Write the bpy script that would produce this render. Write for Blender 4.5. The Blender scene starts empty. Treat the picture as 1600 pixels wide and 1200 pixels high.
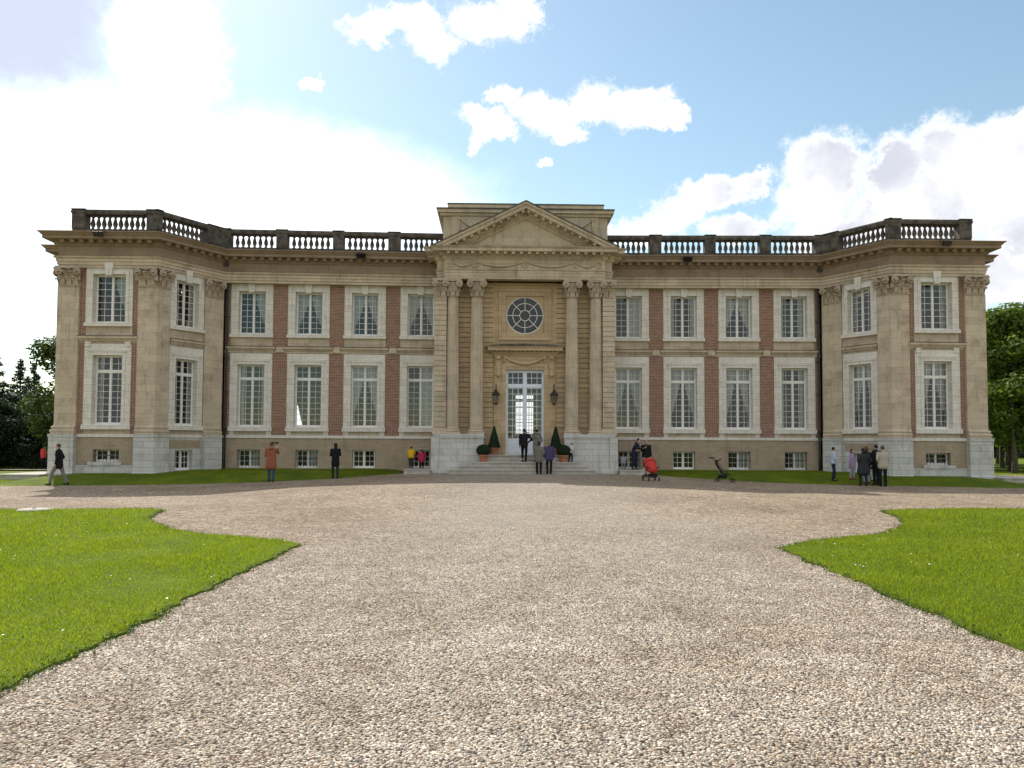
import bpy, bmesh, math, random
import numpy as np
from mathutils import Matrix, Vector, noise
R = math.radians
sc = bpy.context.scene
COL = sc.collection

# ------------------------------------------------------------------ camera
CAM = Vector((-1.6113, -36.1913, 1.5448))
def cam_axes(yaw, pitch, roll):
    Ry = Matrix(((math.cos(yaw), math.sin(yaw), 0), (-math.sin(yaw), math.cos(yaw), 0), (0, 0, 1)))
    Rp = Matrix(((1, 0, 0), (0, math.cos(pitch), math.sin(pitch)), (0, -math.sin(pitch), math.cos(pitch))))
    Rr = Matrix(((math.cos(roll), 0, math.sin(roll)), (0, 1, 0), (-math.sin(roll), 0, math.cos(roll))))
    return Rr @ Rp @ Ry
M3 = cam_axes(-0.0232, 0.0401, 0.0047)
right, fwd, up = M3[0], M3[1], M3[2]
cd = bpy.data.cameras.new('camera'); cam = bpy.data.objects.new('camera', cd); COL.objects.link(cam)
cam.matrix_world = Matrix.Translation(CAM) @ Matrix((right, up, -fwd)).transposed().to_4x4()
cd.sensor_width = 36; cd.lens = 25.99; cd.shift_y = 46.17 / 1600
cd.clip_start = .1; cd.clip_end = 3000
sc.camera = cam

# ------------------------------------------------------------------ light
SUN_AZ, SUN_EL = -31.0, 43.6          # degrees: azimuth from +Y towards +X, elevation
sd = bpy.data.lights.new('sun', 'SUN'); sd.energy = 3.9; sd.angle = R(.53); sd.color = (1, .95, .87)
so = bpy.data.objects.new('sun', sd); COL.objects.link(so)
sdir = Vector((math.sin(R(SUN_AZ)) * math.cos(R(SUN_EL)), math.cos(R(SUN_AZ)) * math.cos(R(SUN_EL)), math.sin(R(SUN_EL))))
so.rotation_euler = (-sdir).to_track_quat('-Z', 'Y').to_euler(); so.location = (-30, 50, 60)
sc.view_settings.view_transform = 'Standard'; sc.view_settings.look = 'None'
sc.view_settings.gamma = 1; sc.view_settings.exposure = 0.46
sc.cycles.max_bounces = 6; sc.cycles.transparent_max_bounces = 8

w = bpy.data.worlds.new('World'); sc.world = w; w.use_nodes = True
wt = w.node_tree; wt.nodes.clear()
class NT:
    def __init__(s, t): s.t = t
    def n(s, ty, **k):
        x = s.t.nodes.new(ty)
        for a, b in k.items(): setattr(x, a, b)
        return x
    def l(s, a, b): s.t.links.new(a, b)
    def put(s, sock, v):
        if hasattr(v, 'is_output'): s.l(v, sock)
        else: sock.default_value = v
    def m(s, op, a, b=None, c=None, clamp=False):
        x = s.n('ShaderNodeMath', operation=op, use_clamp=clamp)
        for i, v in enumerate((a, b, c)):
            if v is not None: s.put(x.inputs[i], v)
        return x.outputs[0]
    def mix(s, f, a, b, mode='MIX'):
        x = s.n('ShaderNodeMix', data_type='RGBA', blend_type=mode)
        s.put(x.inputs[0], f); s.put(x.inputs[6], a if hasattr(a, 'is_output') else (*a[:3], 1)); s.put(x.inputs[7], b if hasattr(b, 'is_output') else (*b[:3], 1))
        return x.outputs[2]
    def noise(s, vec, scale, detail=3, rough=.5, dim='3D', dist=0):
        x = s.n('ShaderNodeTexNoise', noise_dimensions=dim)
        if vec is not None: s.l(vec, x.inputs['Vector'])
        x.inputs['Scale'].default_value = scale; x.inputs['Detail'].default_value = detail
        x.inputs['Roughness'].default_value = rough; x.inputs['Distortion'].default_value = dist
        return x
    def ss(s, v, a, b):
        x = s.n('ShaderNodeMapRange', interpolation_type='SMOOTHSTEP')
        s.put(x.inputs[0], v); x.inputs[1].default_value = a; x.inputs[2].default_value = b
        return x.outputs[0]
    def ramp(s, f, stops):
        x = s.n('ShaderNodeValToRGB'); s.l(f, x.inputs[0]); e = x.color_ramp.elements
        while len(e) > 1: e.remove(e[-1])
        e[0].position = stops[0][0]; e[0].color = (*stops[0][1], 1)
        for p, c in stops[1:]:
            q = e.new(p); q.color = (*c, 1)
        return x.outputs[0]

N = NT(wt)
sky = N.n('ShaderNodeTexSky', sky_type='NISHITA', sun_disc=False)
sky.sun_elevation = R(SUN_EL); sky.sun_rotation = R(SUN_AZ); sky.air_density = 1.1; sky.dust_density = .35; sky.ozone_density = 1.3
tc = N.n('ShaderNodeTexCoord')
d = tc.outputs['Generated']
sep = N.n('ShaderNodeSeparateXYZ'); N.l(d, sep.inputs[0])
az = N.m('MULTIPLY', N.m('ARCTAN2', sep.outputs[0], sep.outputs[1]), 57.2958)
el = N.m('MULTIPLY', N.m('ARCSINE', sep.outputs[2]), 57.2958)
wn = N.noise(d, 9, 6, .62); wn2 = N.noise(d, 24, 8, .72)
ws = N.n('ShaderNodeSeparateColor'); N.l(wn.outputs['Color'], ws.inputs[0])
wf = N.noise(d, 34, 6, .68); wfs = N.n('ShaderNodeSeparateColor'); N.l(wf.outputs['Color'], wfs.inputs[0])
az2 = N.m('ADD', N.m('ADD', az, N.m('MULTIPLY', N.m('SUBTRACT', ws.outputs[0], .5), 7.0)), N.m('MULTIPLY', N.m('SUBTRACT', wfs.outputs[0], .5), 3.4))
el2 = N.m('ADD', N.m('ADD', el, N.m('MULTIPLY', N.m('SUBTRACT', ws.outputs[1], .5), 4.6)), N.m('MULTIPLY', N.m('SUBTRACT', wfs.outputs[1], .5), 2.6))
pv = N.n('ShaderNodeCombineXYZ'); N.l(az2, pv.inputs[0]); N.l(el2, pv.inputs[1]); pv = pv.outputs[0]
# cloud masses as directions on the sky: azimuth, elevation, half-width, half-height in degrees
CL = [(24.53, 18.7, 3.3, 2.9), (23.43, 16.69, 3.1, 2.6), (29.05, 18.69, 2.6, 2.4), (32.87, 19.03, 4.4, 2.6), (36.05, 18.79, 2.8, 2.5), (30.94, 15.96, 7.0, 3.2), (35.97, 14.78, 3.6, 3.8), (26.98, 14.8, 6.2, 2.4), (16.23, 18.45, 3.0, 1.4), (14.09, 17.03, 2.6, 2.2), (19.24, 19.07, 2.2, 1.1), (18.76, 15.71, 2.6, 1.2), (11.68, 15.91, 3.0, 1.5), (7.75, 25.43, 2.5, 1.9), (10.72, 24.66, 3.5, 1.6), (3.74, 24.48, 3.4, 1.8), (5.5, 23.16, 2.2, 1.0), (13.16, 23.78, 1.8, .9), (.71, 25.33, 1.3, 1.0), (-1.3, 23.82, 2.0, 1.0), (-.54, 22.75, 1.9, .9), (-8.85, 29.37, 3.5, 1.1), (-4.36, 28.19, 2.4, 1.4), (-.84, 29.96, 3.3, 1.5), (1.79, 30.95, 1.8, 1.4), (-14.19, 26.08, 1.2, .6), (3.35, 20.69, .8, .4), (-5.88, 29.57, 3.2, 1.2), (2.98, 24.49, 1.9, 1.2), (32, 11, 9, 2.5), (44, 17, 7, 5), (0, 1, 40, 6)]
F = None
for a, e, rx, ry in CL:
    s1 = N.n('ShaderNodeVectorMath', operation='SUBTRACT'); N.l(pv, s1.inputs[0]); s1.inputs[1].default_value = (a, e, 0)
    s2 = N.n('ShaderNodeVectorMath', operation='MULTIPLY'); N.l(s1.outputs[0], s2.inputs[0]); s2.inputs[1].default_value = (1 / rx, 1 / ry, 0)
    s3 = N.n('ShaderNodeVectorMath', operation='LENGTH'); N.l(s2.outputs[0], s3.inputs[0])
    f = N.m('SUBTRACT', 1.0, s3.outputs['Value'])
    F = f if F is None else N.m('SMOOTH_MAX', F, f, .15)
fb = N.m('SUBTRACT', wn2.outputs[0], .5)
F = N.m('ADD', F, N.m('MULTIPLY', fb, 1.25))
alpha = N.ss(F, -.08, .46)
# unseen clouds added behind and above the camera, as fill light
gn = N.noise(d, 2.4, 6, .6)
away = N.m('MAXIMUM', N.ss(N.m('ABSOLUTE', az), 48, 62), N.ss(el, 33, 42))
alpha = N.m('MAXIMUM', alpha, N.m('MULTIPLY', N.ss(gn.outputs[0], .42, .55), away))
# colour of the cloud: bright rims, lilac-grey bodies
bn = N.noise(d, 7.5, 6, .6)
body = N.m('MULTIPLY', N.ss(az, 12, 20), N.m('MULTIPLY', N.ss(F, .18, .62), N.ss(bn.outputs[0], .34, .66)))
ccol = N.mix(body, (1.0, 1.0, 1.0), (.60, .615, .70))
ccol2 = N.n('ShaderNodeVectorMath', operation='SCALE'); N.l(ccol, ccol2.inputs[0]); N.put(ccol2.inputs['Scale'], N.m('SUBTRACT', 8.9, N.m('MULTIPLY', away, 1.9)))
# sky brightness
skl = N.n('ShaderNodeVectorMath', operation='MULTIPLY'); N.l(sky.outputs[0], skl.inputs[0]); skl.inputs[1].default_value = (1.36, 1.36, 1.17)
base = N.mix(alpha, skl.outputs[0], ccol2.outputs[0])
# bright thin cloud lit by the sun on the left
g1 = N.n('ShaderNodeVectorMath', operation='SUBTRACT'); N.l(pv, g1.inputs[0]); g1.inputs[1].default_value = (-21, 17.3, 0)
g2 = N.n('ShaderNodeVectorMath', operation='MULTIPLY'); N.l(g1.outputs[0], g2.inputs[0]); g2.inputs[1].default_value = (1 / 20, 1 / 6.0, 0)
g3 = N.n('ShaderNodeVectorMath', operation='LENGTH'); N.l(g2.outputs[0], g3.inputs[0])
h1 = N.n('ShaderNodeVectorMath', operation='SUBTRACT'); N.l(pv, h1.inputs[0]); h1.inputs[1].default_value = (-24.0, 26, 0)
h2 = N.n('ShaderNodeVectorMath', operation='MULTIPLY'); N.l(h1.outputs[0], h2.inputs[0]); h2.inputs[1].default_value = (1 / 3.6, 1 / 8, 0)
h3 = N.n('ShaderNodeVectorMath', operation='LENGTH'); N.l(h2.outputs[0], h3.inputs[0])
gl = N.m('SUBTRACT', 1.0, N.ss(N.m('MINIMUM', g3.outputs['Value'], h3.outputs['Value']), .55, 1.25))
base = N.mix(gl, base, (11, 11.5, 12))
# dark lilac cloud, upper left
k1 = N.n('ShaderNodeVectorMath', operation='SUBTRACT'); N.l(pv, k1.inputs[0]); k1.inputs[1].default_value = (-34.5, 26.2, 0)
k2 = N.n('ShaderNodeVectorMath', operation='MULTIPLY'); N.l(k1.outputs[0], k2.inputs[0]); k2.inputs[1].default_value = (1 / 7.4, 1 / 4.9, 0)
k3 = N.n('ShaderNodeVectorMath', operation='LENGTH'); N.l(k2.outputs[0], k3.inputs[0])
dk = N.m('MULTIPLY', .9, N.m('SUBTRACT', 1.0, N.ss(k3.outputs['Value'], .62, 1.22)))
base = N.mix(dk, base, (5.1, 5.5, 6.9))
bg = N.n('ShaderNodeBackground'); N.l(base, bg.inputs[0]); bg.inputs[1].default_value = .1
wo = N.n('ShaderNodeOutputWorld'); N.l(bg.outputs[0], wo.inputs[0])

# ------------------------------------------------------------------ materials
MATS = {}
def mat(name, rough=.8, spec=.3):
    m = bpy.data.materials.new(name); m.use_nodes = True
    t = NT(m.node_tree); b = m.node_tree.nodes['Principled BSDF']
    b.inputs['Roughness'].default_value = rough; b.inputs['Specular IOR Level'].default_value = spec
    MATS[name] = m
    return m, t, b
def plain(name, col, rough=.7, spec=.3, metal=0, var=.0, scale=8, bump=0):
    m, t, b = mat(name, rough, spec); b.inputs['Metallic'].default_value = metal
    tcn = t.n('ShaderNodeTexCoord')
    nz = t.noise(tcn.outputs['Object'], scale, 4, .6)
    c = t.mix(t.ss(nz.outputs[0], .3, .7), tuple(x * (1 - var) for x in col), tuple(min(1, x * (1 + var)) for x in col))
    t.l(c, b.inputs['Base Color'])
    if bump:
        bp = t.n('ShaderNodeBump'); bp.inputs['Strength'].default_value = bump; bp.inputs['Distance'].default_value = .02
        t.l(nz.outputs[0], bp.inputs['Height']); t.l(bp.outputs[0], b.inputs['Normal'])
    return m
def masonry(name, c1, c2, mortar, bw, bh, ms, stain=(.5, .45, .38), stain_amt=.35, rough=.88, bump=.4, offs=.5, jit=.0, streak=.25):
    m, t, b = mat(name, rough, .2)
    uv = t.n('ShaderNodeUVMap'); u = uv.outputs[0]
    tcn = t.n('ShaderNodeTexCoord'); o = tcn.outputs['Object']
    wob = t.noise(u, 3, 2, .5, '2D'); wv = t.n('ShaderNodeVectorMath', operation='SCALE'); t.l(wob.outputs['Color'], wv.inputs[0]); wv.inputs['Scale'].default_value = .004
    ad = t.n('ShaderNodeVectorMath', operation='ADD'); t.l(u, ad.inputs[0]); t.l(wv.outputs[0], ad.inputs[1])
    br = t.n('ShaderNodeTexBrick', offset=offs); t.l(ad.outputs[0], br.inputs[0])
    br.inputs['Scale'].default_value = 1; br.inputs['Brick Width'].default_value = bw; br.inputs['Row Height'].default_value = bh
    br.inputs['Mortar Size'].default_value = ms; br.inputs['Mortar Smooth'].default_value = .3; br.inputs['Bias'].default_value = jit
    br.inputs['Color1'].default_value = (*c1, 1); br.inputs['Color2'].default_value = (*c2, 1); br.inputs['Mortar'].default_value = (*mortar, 1)
    n1 = t.noise(o, 1.3, 6, .65); n2 = t.noise(o, 14, 5, .7)
    c = t.mix(t.m('MULTIPLY', t.ss(n1.outputs[0], .45, .75), stain_amt), br.outputs[0], stain, 'MULTIPLY')
    # rain streaks: noise stretched down the wall
    mp = t.n('ShaderNodeMapping'); t.l(u, mp.inputs[0]); mp.inputs['Scale'].default_value = (5, .35, 1)
    n3 = t.noise(mp.outputs[0], 1, 4, .6)
    c = t.mix(t.m('MULTIPLY', t.ss(n3.outputs[0], .52, .72), streak), c, (.42, .40, .36), 'MULTIPLY')
    g = t.mix(1.0, c, t.ramp(n2.outputs[0], [(.25, (.80, .80, .80)), (.75, (1.16, 1.16, 1.16))]), 'MULTIPLY')
    t.l(g, b.inputs['Base Color'])
    hh = t.m('SUBTRACT', t.m('MULTIPLY', n2.outputs[0], .35), br.outputs['Fac'])
    bp = t.n('ShaderNodeBump'); bp.inputs['Strength'].default_value = bump; bp.inputs['Distance'].default_value = .012
    t.l(hh, bp.inputs['Height']); t.l(bp.outputs[0], b.inputs['Normal'])
    return m
BUFF = masonry('buff_stone', (.62, .51, .385), (.50, .41, .315), (.36, .295, .22), 1.1, .36, .006, stain_amt=.6, streak=.4)
BUFF2 = masonry('golden_stone', (.58, .43, .27), (.49, .36, .225), (.24, .18, .11), 1.3, .34, .006, streak=.15)
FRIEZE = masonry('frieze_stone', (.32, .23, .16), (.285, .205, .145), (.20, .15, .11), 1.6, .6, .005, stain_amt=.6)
LIME = masonry('white_limestone', (.79, .735, .67), (.70, .655, .60), (.38, .345, .31), .7, .33, .007, stain=(.66, .62, .55), stain_amt=.4)
PLINTH = masonry('plinth_limestone', (.62, .605, .575), (.53, .52, .50), (.31, .30, .285), .85, .31, .009, stain=(.6, .58, .55), stain_amt=.6, streak=.5)
BBRICK = masonry('buff_brick', (.45, .35, .25), (.38, .30, .215), (.33, .275, .21), .26, .085, .008, stain_amt=.5, bump=.3)
RBRICK = masonry('red_brick', (.33, .158, .10), (.215, .10, .068), (.44, .375, .31), .23, .082, .011, stain=(.75, .6, .5), stain_amt=.4, bump=.5, streak=.15)
CARVE = masonry('carved_stone', (.50, .40, .31), (.46, .37, .285), (.4, .33, .25), 3, 3, .001, stain_amt=.7, bump=.8)
PORT = masonry('portico_stone', (.61, .505, .38), (.51, .425, .325), (.38, .315, .24), 1.2, .42, .006, stain_amt=.5, streak=.4)
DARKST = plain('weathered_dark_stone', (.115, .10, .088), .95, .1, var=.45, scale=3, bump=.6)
STEPST = plain('step_stone', (.47, .44, .39), .9, .2, var=.14, scale=3, bump=.4)
PAINT = plain('white_paint', (.80, .79, .76), .45, .4, var=.04)
DPAINT = plain('door_paint', (.74, .78, .86), .45, .4, var=.03)
IRON = plain('black_iron', (.018, .018, .02), .5, .4, var=.2)
LEAD = plain('lead_pipe', (.05, .045, .045), .6, .4, var=.3)
ZINC = plain('roof_zinc', (.09, .09, .1), .6, .4, var=.2)
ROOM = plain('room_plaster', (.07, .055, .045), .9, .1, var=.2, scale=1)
CURT = plain('curtain_cloth', (.62, .60, .56), .9, .1, var=.15, scale=5)
CURTW = plain('warm_curtain_cloth', (.50, .38, .24), .9, .1, var=.15, scale=5)
TERRA = plain('terracotta', (.50, .20, .12), .85, .2, var=.15, scale=10, bump=.2)
BARK = plain('bark', (.10, .085, .065), .95, .1, var=.4, scale=9, bump=.8)
SOIL = plain('soil', (.05, .035, .025), .95, .1, var=.3)
def glassmat(name, tint, refl, rough=.03):
    m, t, b = mat(name)
    nt = m.node_tree; nt.nodes.remove(b); out = nt.nodes['Material Output']
    tr = t.n('ShaderNodeBsdfTransparent'); tr.inputs[0].default_value = (*tint, 1)
    g = t.n('ShaderNodeBsdfGlossy'); g.inputs['Roughness'].default_value = rough; g.inputs[0].default_value = (.9, .93, .95, 1)
    fr = t.n('ShaderNodeFresnel'); fr.inputs[0].default_value = 1.5
    tcn = t.n('ShaderNodeTexCoord'); nz = t.noise(tcn.outputs['Object'], 2.2, 2, .5)
    bp = t.n('ShaderNodeBump'); bp.inputs['Strength'].default_value = .12; bp.inputs['Distance'].default_value = .05; t.l(nz.outputs[0], bp.inputs['Height']); t.l(bp.outputs[0], g.inputs['Normal'])
    f = t.m('MULTIPLY', fr.outputs[0], refl, clamp=True)
    mx = t.n('ShaderNodeMixShader'); t.l(f, mx.inputs[0]); t.l(tr.outputs[0], mx.inputs[1]); t.l(g.outputs[0], mx.inputs[2])
    t.l(mx.outputs[0], out.inputs[0]); return m
GLASS = glassmat('window_glass', (.82, .85, .85), 1.5)
DGLASS = glassmat('dark_leaded_glass', (.05, .065, .10), 1.4, .15)
LGLASS = glassmat('lantern_glass', (.85, .87, .88), 1.2)

def leafmat(name, c1, c2, c3, trans=.35):
    m, t, b = mat(name, .6, .25)
    nt = m.node_tree; out = nt.nodes['Material Output']
    ge = t.n('ShaderNodeNewGeometry'); tcn = t.n('ShaderNodeTexCoord')
    nz = t.noise(tcn.outputs['Object'], .9, 3, .6)
    f = t.m('ADD', t.m('MULTIPLY', ge.outputs['Random Per Island'], .6), t.m('MULTIPLY', nz.outputs[0], .45))
    c = t.ramp(f, [(.15, c1), (.5, c2), (.9, c3)])
    t.l(c, b.inputs['Base Color'])
    tl = t.n('ShaderNodeBsdfTranslucent')
    cc = t.mix(1.0, c, (1.5, 1.7, .5), 'MULTIPLY'); t.l(cc, tl.inputs[0])
    mx = t.n('ShaderNodeMixShader'); mx.inputs[0].default_value = trans; t.l(b.outputs[0], mx.inputs[1]); t.l(tl.outputs[0], mx.inputs[2])
    t.l(mx.outputs[0], out.inputs[0]); return m
LEAF = leafmat('lime_leaves', (.05, .08, .015), (.10, .145, .025), (.19, .23, .05), .45)
LEAFD = leafmat('dark_leaves', (.012, .026, .012), (.025, .045, .018), (.05, .075, .025), .22)
LEAFC = leafmat('conifer_leaves', (.010, .022, .014), (.02, .038, .022), (.035, .055, .03), .12)
BOX = leafmat('box_leaves', (.008, .02, .008), (.014, .034, .012), (.025, .05, .018), .1)
WEED = leafmat('weed_leaves', (.035, .065, .012), (.06, .10, .02), (.10, .15, .03), .3)
LEAFM = leafmat('olive_leaves', (.025, .042, .012), (.05, .075, .02), (.11, .14, .04), .3)
GRASSB = leafmat('grass_blades', (.10, .13, .012), (.17, .205, .018), (.27, .29, .042), .58)

def grass_ground():
    m, t, b = mat('turf', .85, .1)
    tcn = t.n('ShaderNodeTexCoord'); o = tcn.outputs['Object']
    n1 = t.noise(o, .7, 7, .7); n2 = t.noise(o, 30, 4, .7)
    c = t.ramp(n1.outputs[0], [(.3, (.055, .105, .012)), (.46, (.10, .15, .012)), (.6, (.16, .20, .014)), (.74, (.21, .19, .04))])
    c = t.mix(1.0, c, t.ramp(n2.outputs[0], [(.3, (.6, .6, .6)), (.7, (1.3, 1.3, 1.3))]), 'MULTIPLY')
    t.l(c, b.inputs['Base Color'])
    bp = t.n('ShaderNodeBump'); bp.inputs['Strength'].default_value = .8; bp.inputs['Distance'].default_value = .04
    t.l(n2.outputs[0], bp.inputs['Height']); t.l(bp.outputs[0], b.inputs['Normal']); return m
TURF = grass_ground()
STONES = [(0, (.07, .055, .045)), (.13, (.36, .30, .24)), (.28, (.58, .52, .45)), (.42, (.17, .145, .12)), (.56, (.50, .44, .37)), (.68, (.85, .81, .75)), (.8, (.46, .37, .28)), (.9, (.27, .17, .11)), (1, (.76, .70, .62))]
def gravelmat():
    m, t, b = mat('gravel', .85, .25)
    tcn = t.n('ShaderNodeTexCoord'); o = tcn.outputs['Object']
    v = t.n('ShaderNodeTexVoronoi', voronoi_dimensions='2D'); t.l(o, v.inputs['Vector']); v.inputs['Scale'].default_value = 44
    v2 = t.n('ShaderNodeTexVoronoi', voronoi_dimensions='2D'); t.l(o, v2.inputs['Vector']); v2.inputs['Scale'].default_value = 15
    sp = t.n('ShaderNodeSeparateColor'); t.l(v.outputs['Color'], sp.inputs[0])
    sp2 = t.n('ShaderNodeSeparateColor'); t.l(v2.outputs['Color'], sp2.inputs[0])
    c = t.ramp(sp.outputs[0], STONES)
    c = t.mix(t.m('MULTIPLY', t.ss(sp2.outputs[1], .1, .8), .62), c, t.ramp(sp2.outputs[0], STONES))
    n1 = t.noise(o, .22, 6, .65); n2 = t.noise(o, 2.2, 4, .65)
    c = t.mix(1.0, c, t.ramp(n1.outputs[0], [(.32, (.74, .71, .67)), (.5, (.98, .96, .92)), (.68, (1.18, 1.17, 1.15))]), 'MULTIPLY')
    c = t.mix(1.0, c, t.ramp(n2.outputs[0], [(.3, (.82, .80, .78)), (.6, (1.06, 1.06, 1.06))]), 'MULTIPLY')
    n3 = t.noise(o, 5.5, 6, .8)
    c = t.mix(1.0, c, t.ramp(n3.outputs[0], [(.34, (.66, .62, .58)), (.5, (1, 1, 1)), (.66, (1.25, 1.25, 1.25))]), 'MULTIPLY')
    # worn wheel tracks running up the drive: finer, paler stone; browner coarse stone beside them
    sx = t.n('ShaderNodeSeparateXYZ'); t.l(o, sx.inputs[0]); wv = t.noise(o, .12, 3, .5)
    xx = t.m('ADD', sx.outputs[0], t.m('MULTIPLY', t.m('SUBTRACT', wv.outputs[0], .5), 5.0))
    tr = t.m('SUBTRACT', 1.0, t.ss(t.m('ABSOLUTE', t.m('ADD', xx, .6)), 1.0, 6.0))
    c = t.mix(t.m('MULTIPLY', tr, .34), t.mix(1.0, c, (1.22, 1.12, 1.0), 'MULTIPLY'), (.74, .70, .62))
    # dark crevices between the stones, painted into the colour
    c = t.mix(t.ss(v.outputs['Distance'], .40, .75), c, (.07, .055, .042))
    t.l(c, b.inputs['Base Color'])
    h = t.m('ADD', t.m('MULTIPLY', v.outputs['Distance'], -1.0), t.m('MULTIPLY', v2.outputs['Distance'], -.8))
    h = t.m('ADD', h, t.m('MULTIPLY', n2.outputs[0], 1.2))
    bp = t.n('ShaderNodeBump'); bp.inputs['Strength'].default_value = 1; bp.inputs['Distance'].default_value = .035
    t.l(h, bp.inputs['Height']); t.l(bp.outputs[0], b.inputs['Normal']); return m
GRAVEL = gravelmat()
def pebblemat():
    m, t, b = mat('pebble', .7, .3)
    oi = t.n('ShaderNodeObjectInfo'); c = t.ramp(oi.outputs['Random'], STONES)
    p1 = t.noise(oi.outputs['Location'], .55, 4, .65); p2 = t.noise(oi.outputs['Location'], 3.2, 4, .7)
    c = t.mix(1.0, c, t.ramp(p1.outputs[0], [(.36, (.86, .77, .65)), (.5, (1.06, 1.03, .97)), (.64, (1.24, 1.24, 1.22))]), 'MULTIPLY')
    c = t.mix(1.0, c, t.ramp(p2.outputs[0], [(.34, (.62, .54, .46)), (.5, (1, 1, 1)), (.68, (1.15, 1.12, 1.08))]), 'MULTIPLY')
    t.l(c, b.inputs['Base Color']); return m
PEBBLE = pebblemat()

# ------------------------------------------------------------------ helpers
def tag(o, label=None, cat=None, group=None, kind=None):
    if label: o['label'] = label
    if cat: o['category'] = cat
    if group: o['group'] = group
    if kind: o['kind'] = kind
    return o
def empty(name, loc=(0, 0, 0), rz=0):
    o = bpy.data.objects.new(name, None); COL.objects.link(o); o.location = loc; o.rotation_euler = (0, 0, rz); o.empty_display_size = .3
    return o
def link(name, me, parent=None, mw=None):
    o = bpy.data.objects.new(name, me); COL.objects.link(o)
    if parent is not None: o.parent = parent
    if mw is not None: o.matrix_local = mw
    return o
class MB:
    """mesh collector with per-face material and box-projected UVs in metres"""
    def __init__(s): s.v = []; s.f = []; s.mi = []; s.mats = []; s.sm = []; s.uvk = []
    def _m(s, m):
        if m not in s.mats: s.mats.append(m)
        return s.mats.index(m)
    def add(s, vs, fs, m, smooth=False, uv=None):
        b = len(s.v); s.v += [tuple(p) for p in vs]; k = s._m(m)
        for f in fs: s.f.append(tuple(b + i for i in f)); s.mi.append(k); s.sm.append(smooth); s.uvk.append(uv)
    def box(s, x0, x1, y0, y1, z0, z1, m):
        if x0 > x1: x0, x1 = x1, x0
        vs = [(x, y, z) for x in (x0, x1) for y in (y0, y1) for z in (z0, z1)]
        s.add(vs, [(0, 1, 3, 2), (4, 6, 7, 5), (0, 4, 5, 1), (2, 3, 7, 6), (0, 2, 6, 4), (1, 5, 7, 3)], m)
    def frus(s, x0, x1, y0, y1, z0, z1, d0, d1, m):   # box whose bottom is grown by d0 and top by d1 (sides and front)
        vs = []
        for z, g in ((z0, d0), (z1, d1)):
            vs += [(x0 - g, y0 - g, z), (x1 + g, y0 - g, z), (x1 + g, y1, z), (x0 - g, y1, z)]
        s.add(vs, [(0, 3, 2, 1), (4, 5, 6, 7), (0, 1, 5, 4), (1, 2, 6, 5), (2, 3, 7, 6), (3, 0, 4, 7)], m)
    def poly(s, pts, y0, y1, m):                       # polygon in x,z extruded along y
        n = len(pts); vs = [(x, y0, z) for x, z in pts] + [(x, y1, z) for x, z in pts]
        s.add(vs, [tuple(range(n)), tuple(range(2 * n - 1, n - 1, -1))] + [(i, i + n, (i + 1) % n + n, (i + 1) % n) for i in range(n)], m)
    def lathe(s, prof, m, c=(0, 0, 0), n=12, smooth=True, flute=0):
        vs = []
        for r, z in prof:
            for i in range(n):
                a = 2 * math.pi * i / n; rr = r * (1 - (flute if i % 2 else 0)); vs.append((c[0] + rr * math.cos(a), c[1] + rr * math.sin(a), c[2] + z))
        fs = [(j * n + i, j * n + (i + 1) % n, (j + 1) * n + (i + 1) % n, (j + 1) * n + i) for j in range(len(prof) - 1) for i in range(n)]
        fs.append(tuple(range(n - 1, -1, -1))); fs.append(tuple((len(prof) - 1) * n + i for i in range(n)))
        s.add(vs, fs, m, smooth)
    def tube(s, pts, r, m, n=6, smooth=True):
        pts = [Vector(p) for p in pts]; rs = r if isinstance(r, (list, tuple)) else [r] * len(pts)
        vs = []; prev = None
        for i, p in enumerate(pts):
            t = (pts[min(i + 1, len(pts) - 1)] - pts[max(i - 1, 0)]).normalized()
            a = Vector((0, 0, 1)) if abs(t.z) < .9 else Vector((1, 0, 0))
            if prev is not None: a = prev
            x = (a - t * a.dot(t)).normalized(); y = t.cross(x); prev = x
            for k in range(n):
                q = 2 * math.pi * k / n; vs.append(p + (x * math.cos(q) + y * math.sin(q)) * rs[i])
        fs = [(j * n + i, j * n + (i + 1) % n, (j + 1) * n + (i + 1) % n, (j + 1) * n + i) for j in range(len(pts) - 1) for i in range(n)]
        fs.append(tuple(range(n - 1, -1, -1))); fs.append(tuple((len(pts) - 1) * n + i for i in range(n)))
        s.add(vs, fs, m, smooth)
    def ell(s, c, r, m, nu=10, nv=7, smooth=True):
        vs = [(c[0], c[1], c[2] - r[2])]
        for j in range(1, nv):
            a = math.pi * j / nv - math.pi / 2
            for i in range(nu):
                b = 2 * math.pi * i / nu; vs.append((c[0] + r[0] * math.cos(a) * math.cos(b), c[1] + r[1] * math.cos(a) * math.sin(b), c[2] + r[2] * math.sin(a)))
        vs.append((c[0], c[1], c[2] + r[2])); L = len(vs) - 1
        fs = [(0, 1 + (i + 1) % nu, 1 + i) for i in range(nu)]
        for j in range(nv - 2):
            for i in range(nu):
                a = 1 + j * nu + i; b = 1 + j * nu + (i + 1) % nu; fs.append((a, b, b + nu, a + nu))
        fs += [(L, 1 + (nv - 2) * nu + i, 1 + (nv - 2) * nu + (i + 1) % nu) for i in range(nu)]
        s.add(vs, fs, m, smooth)
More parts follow.
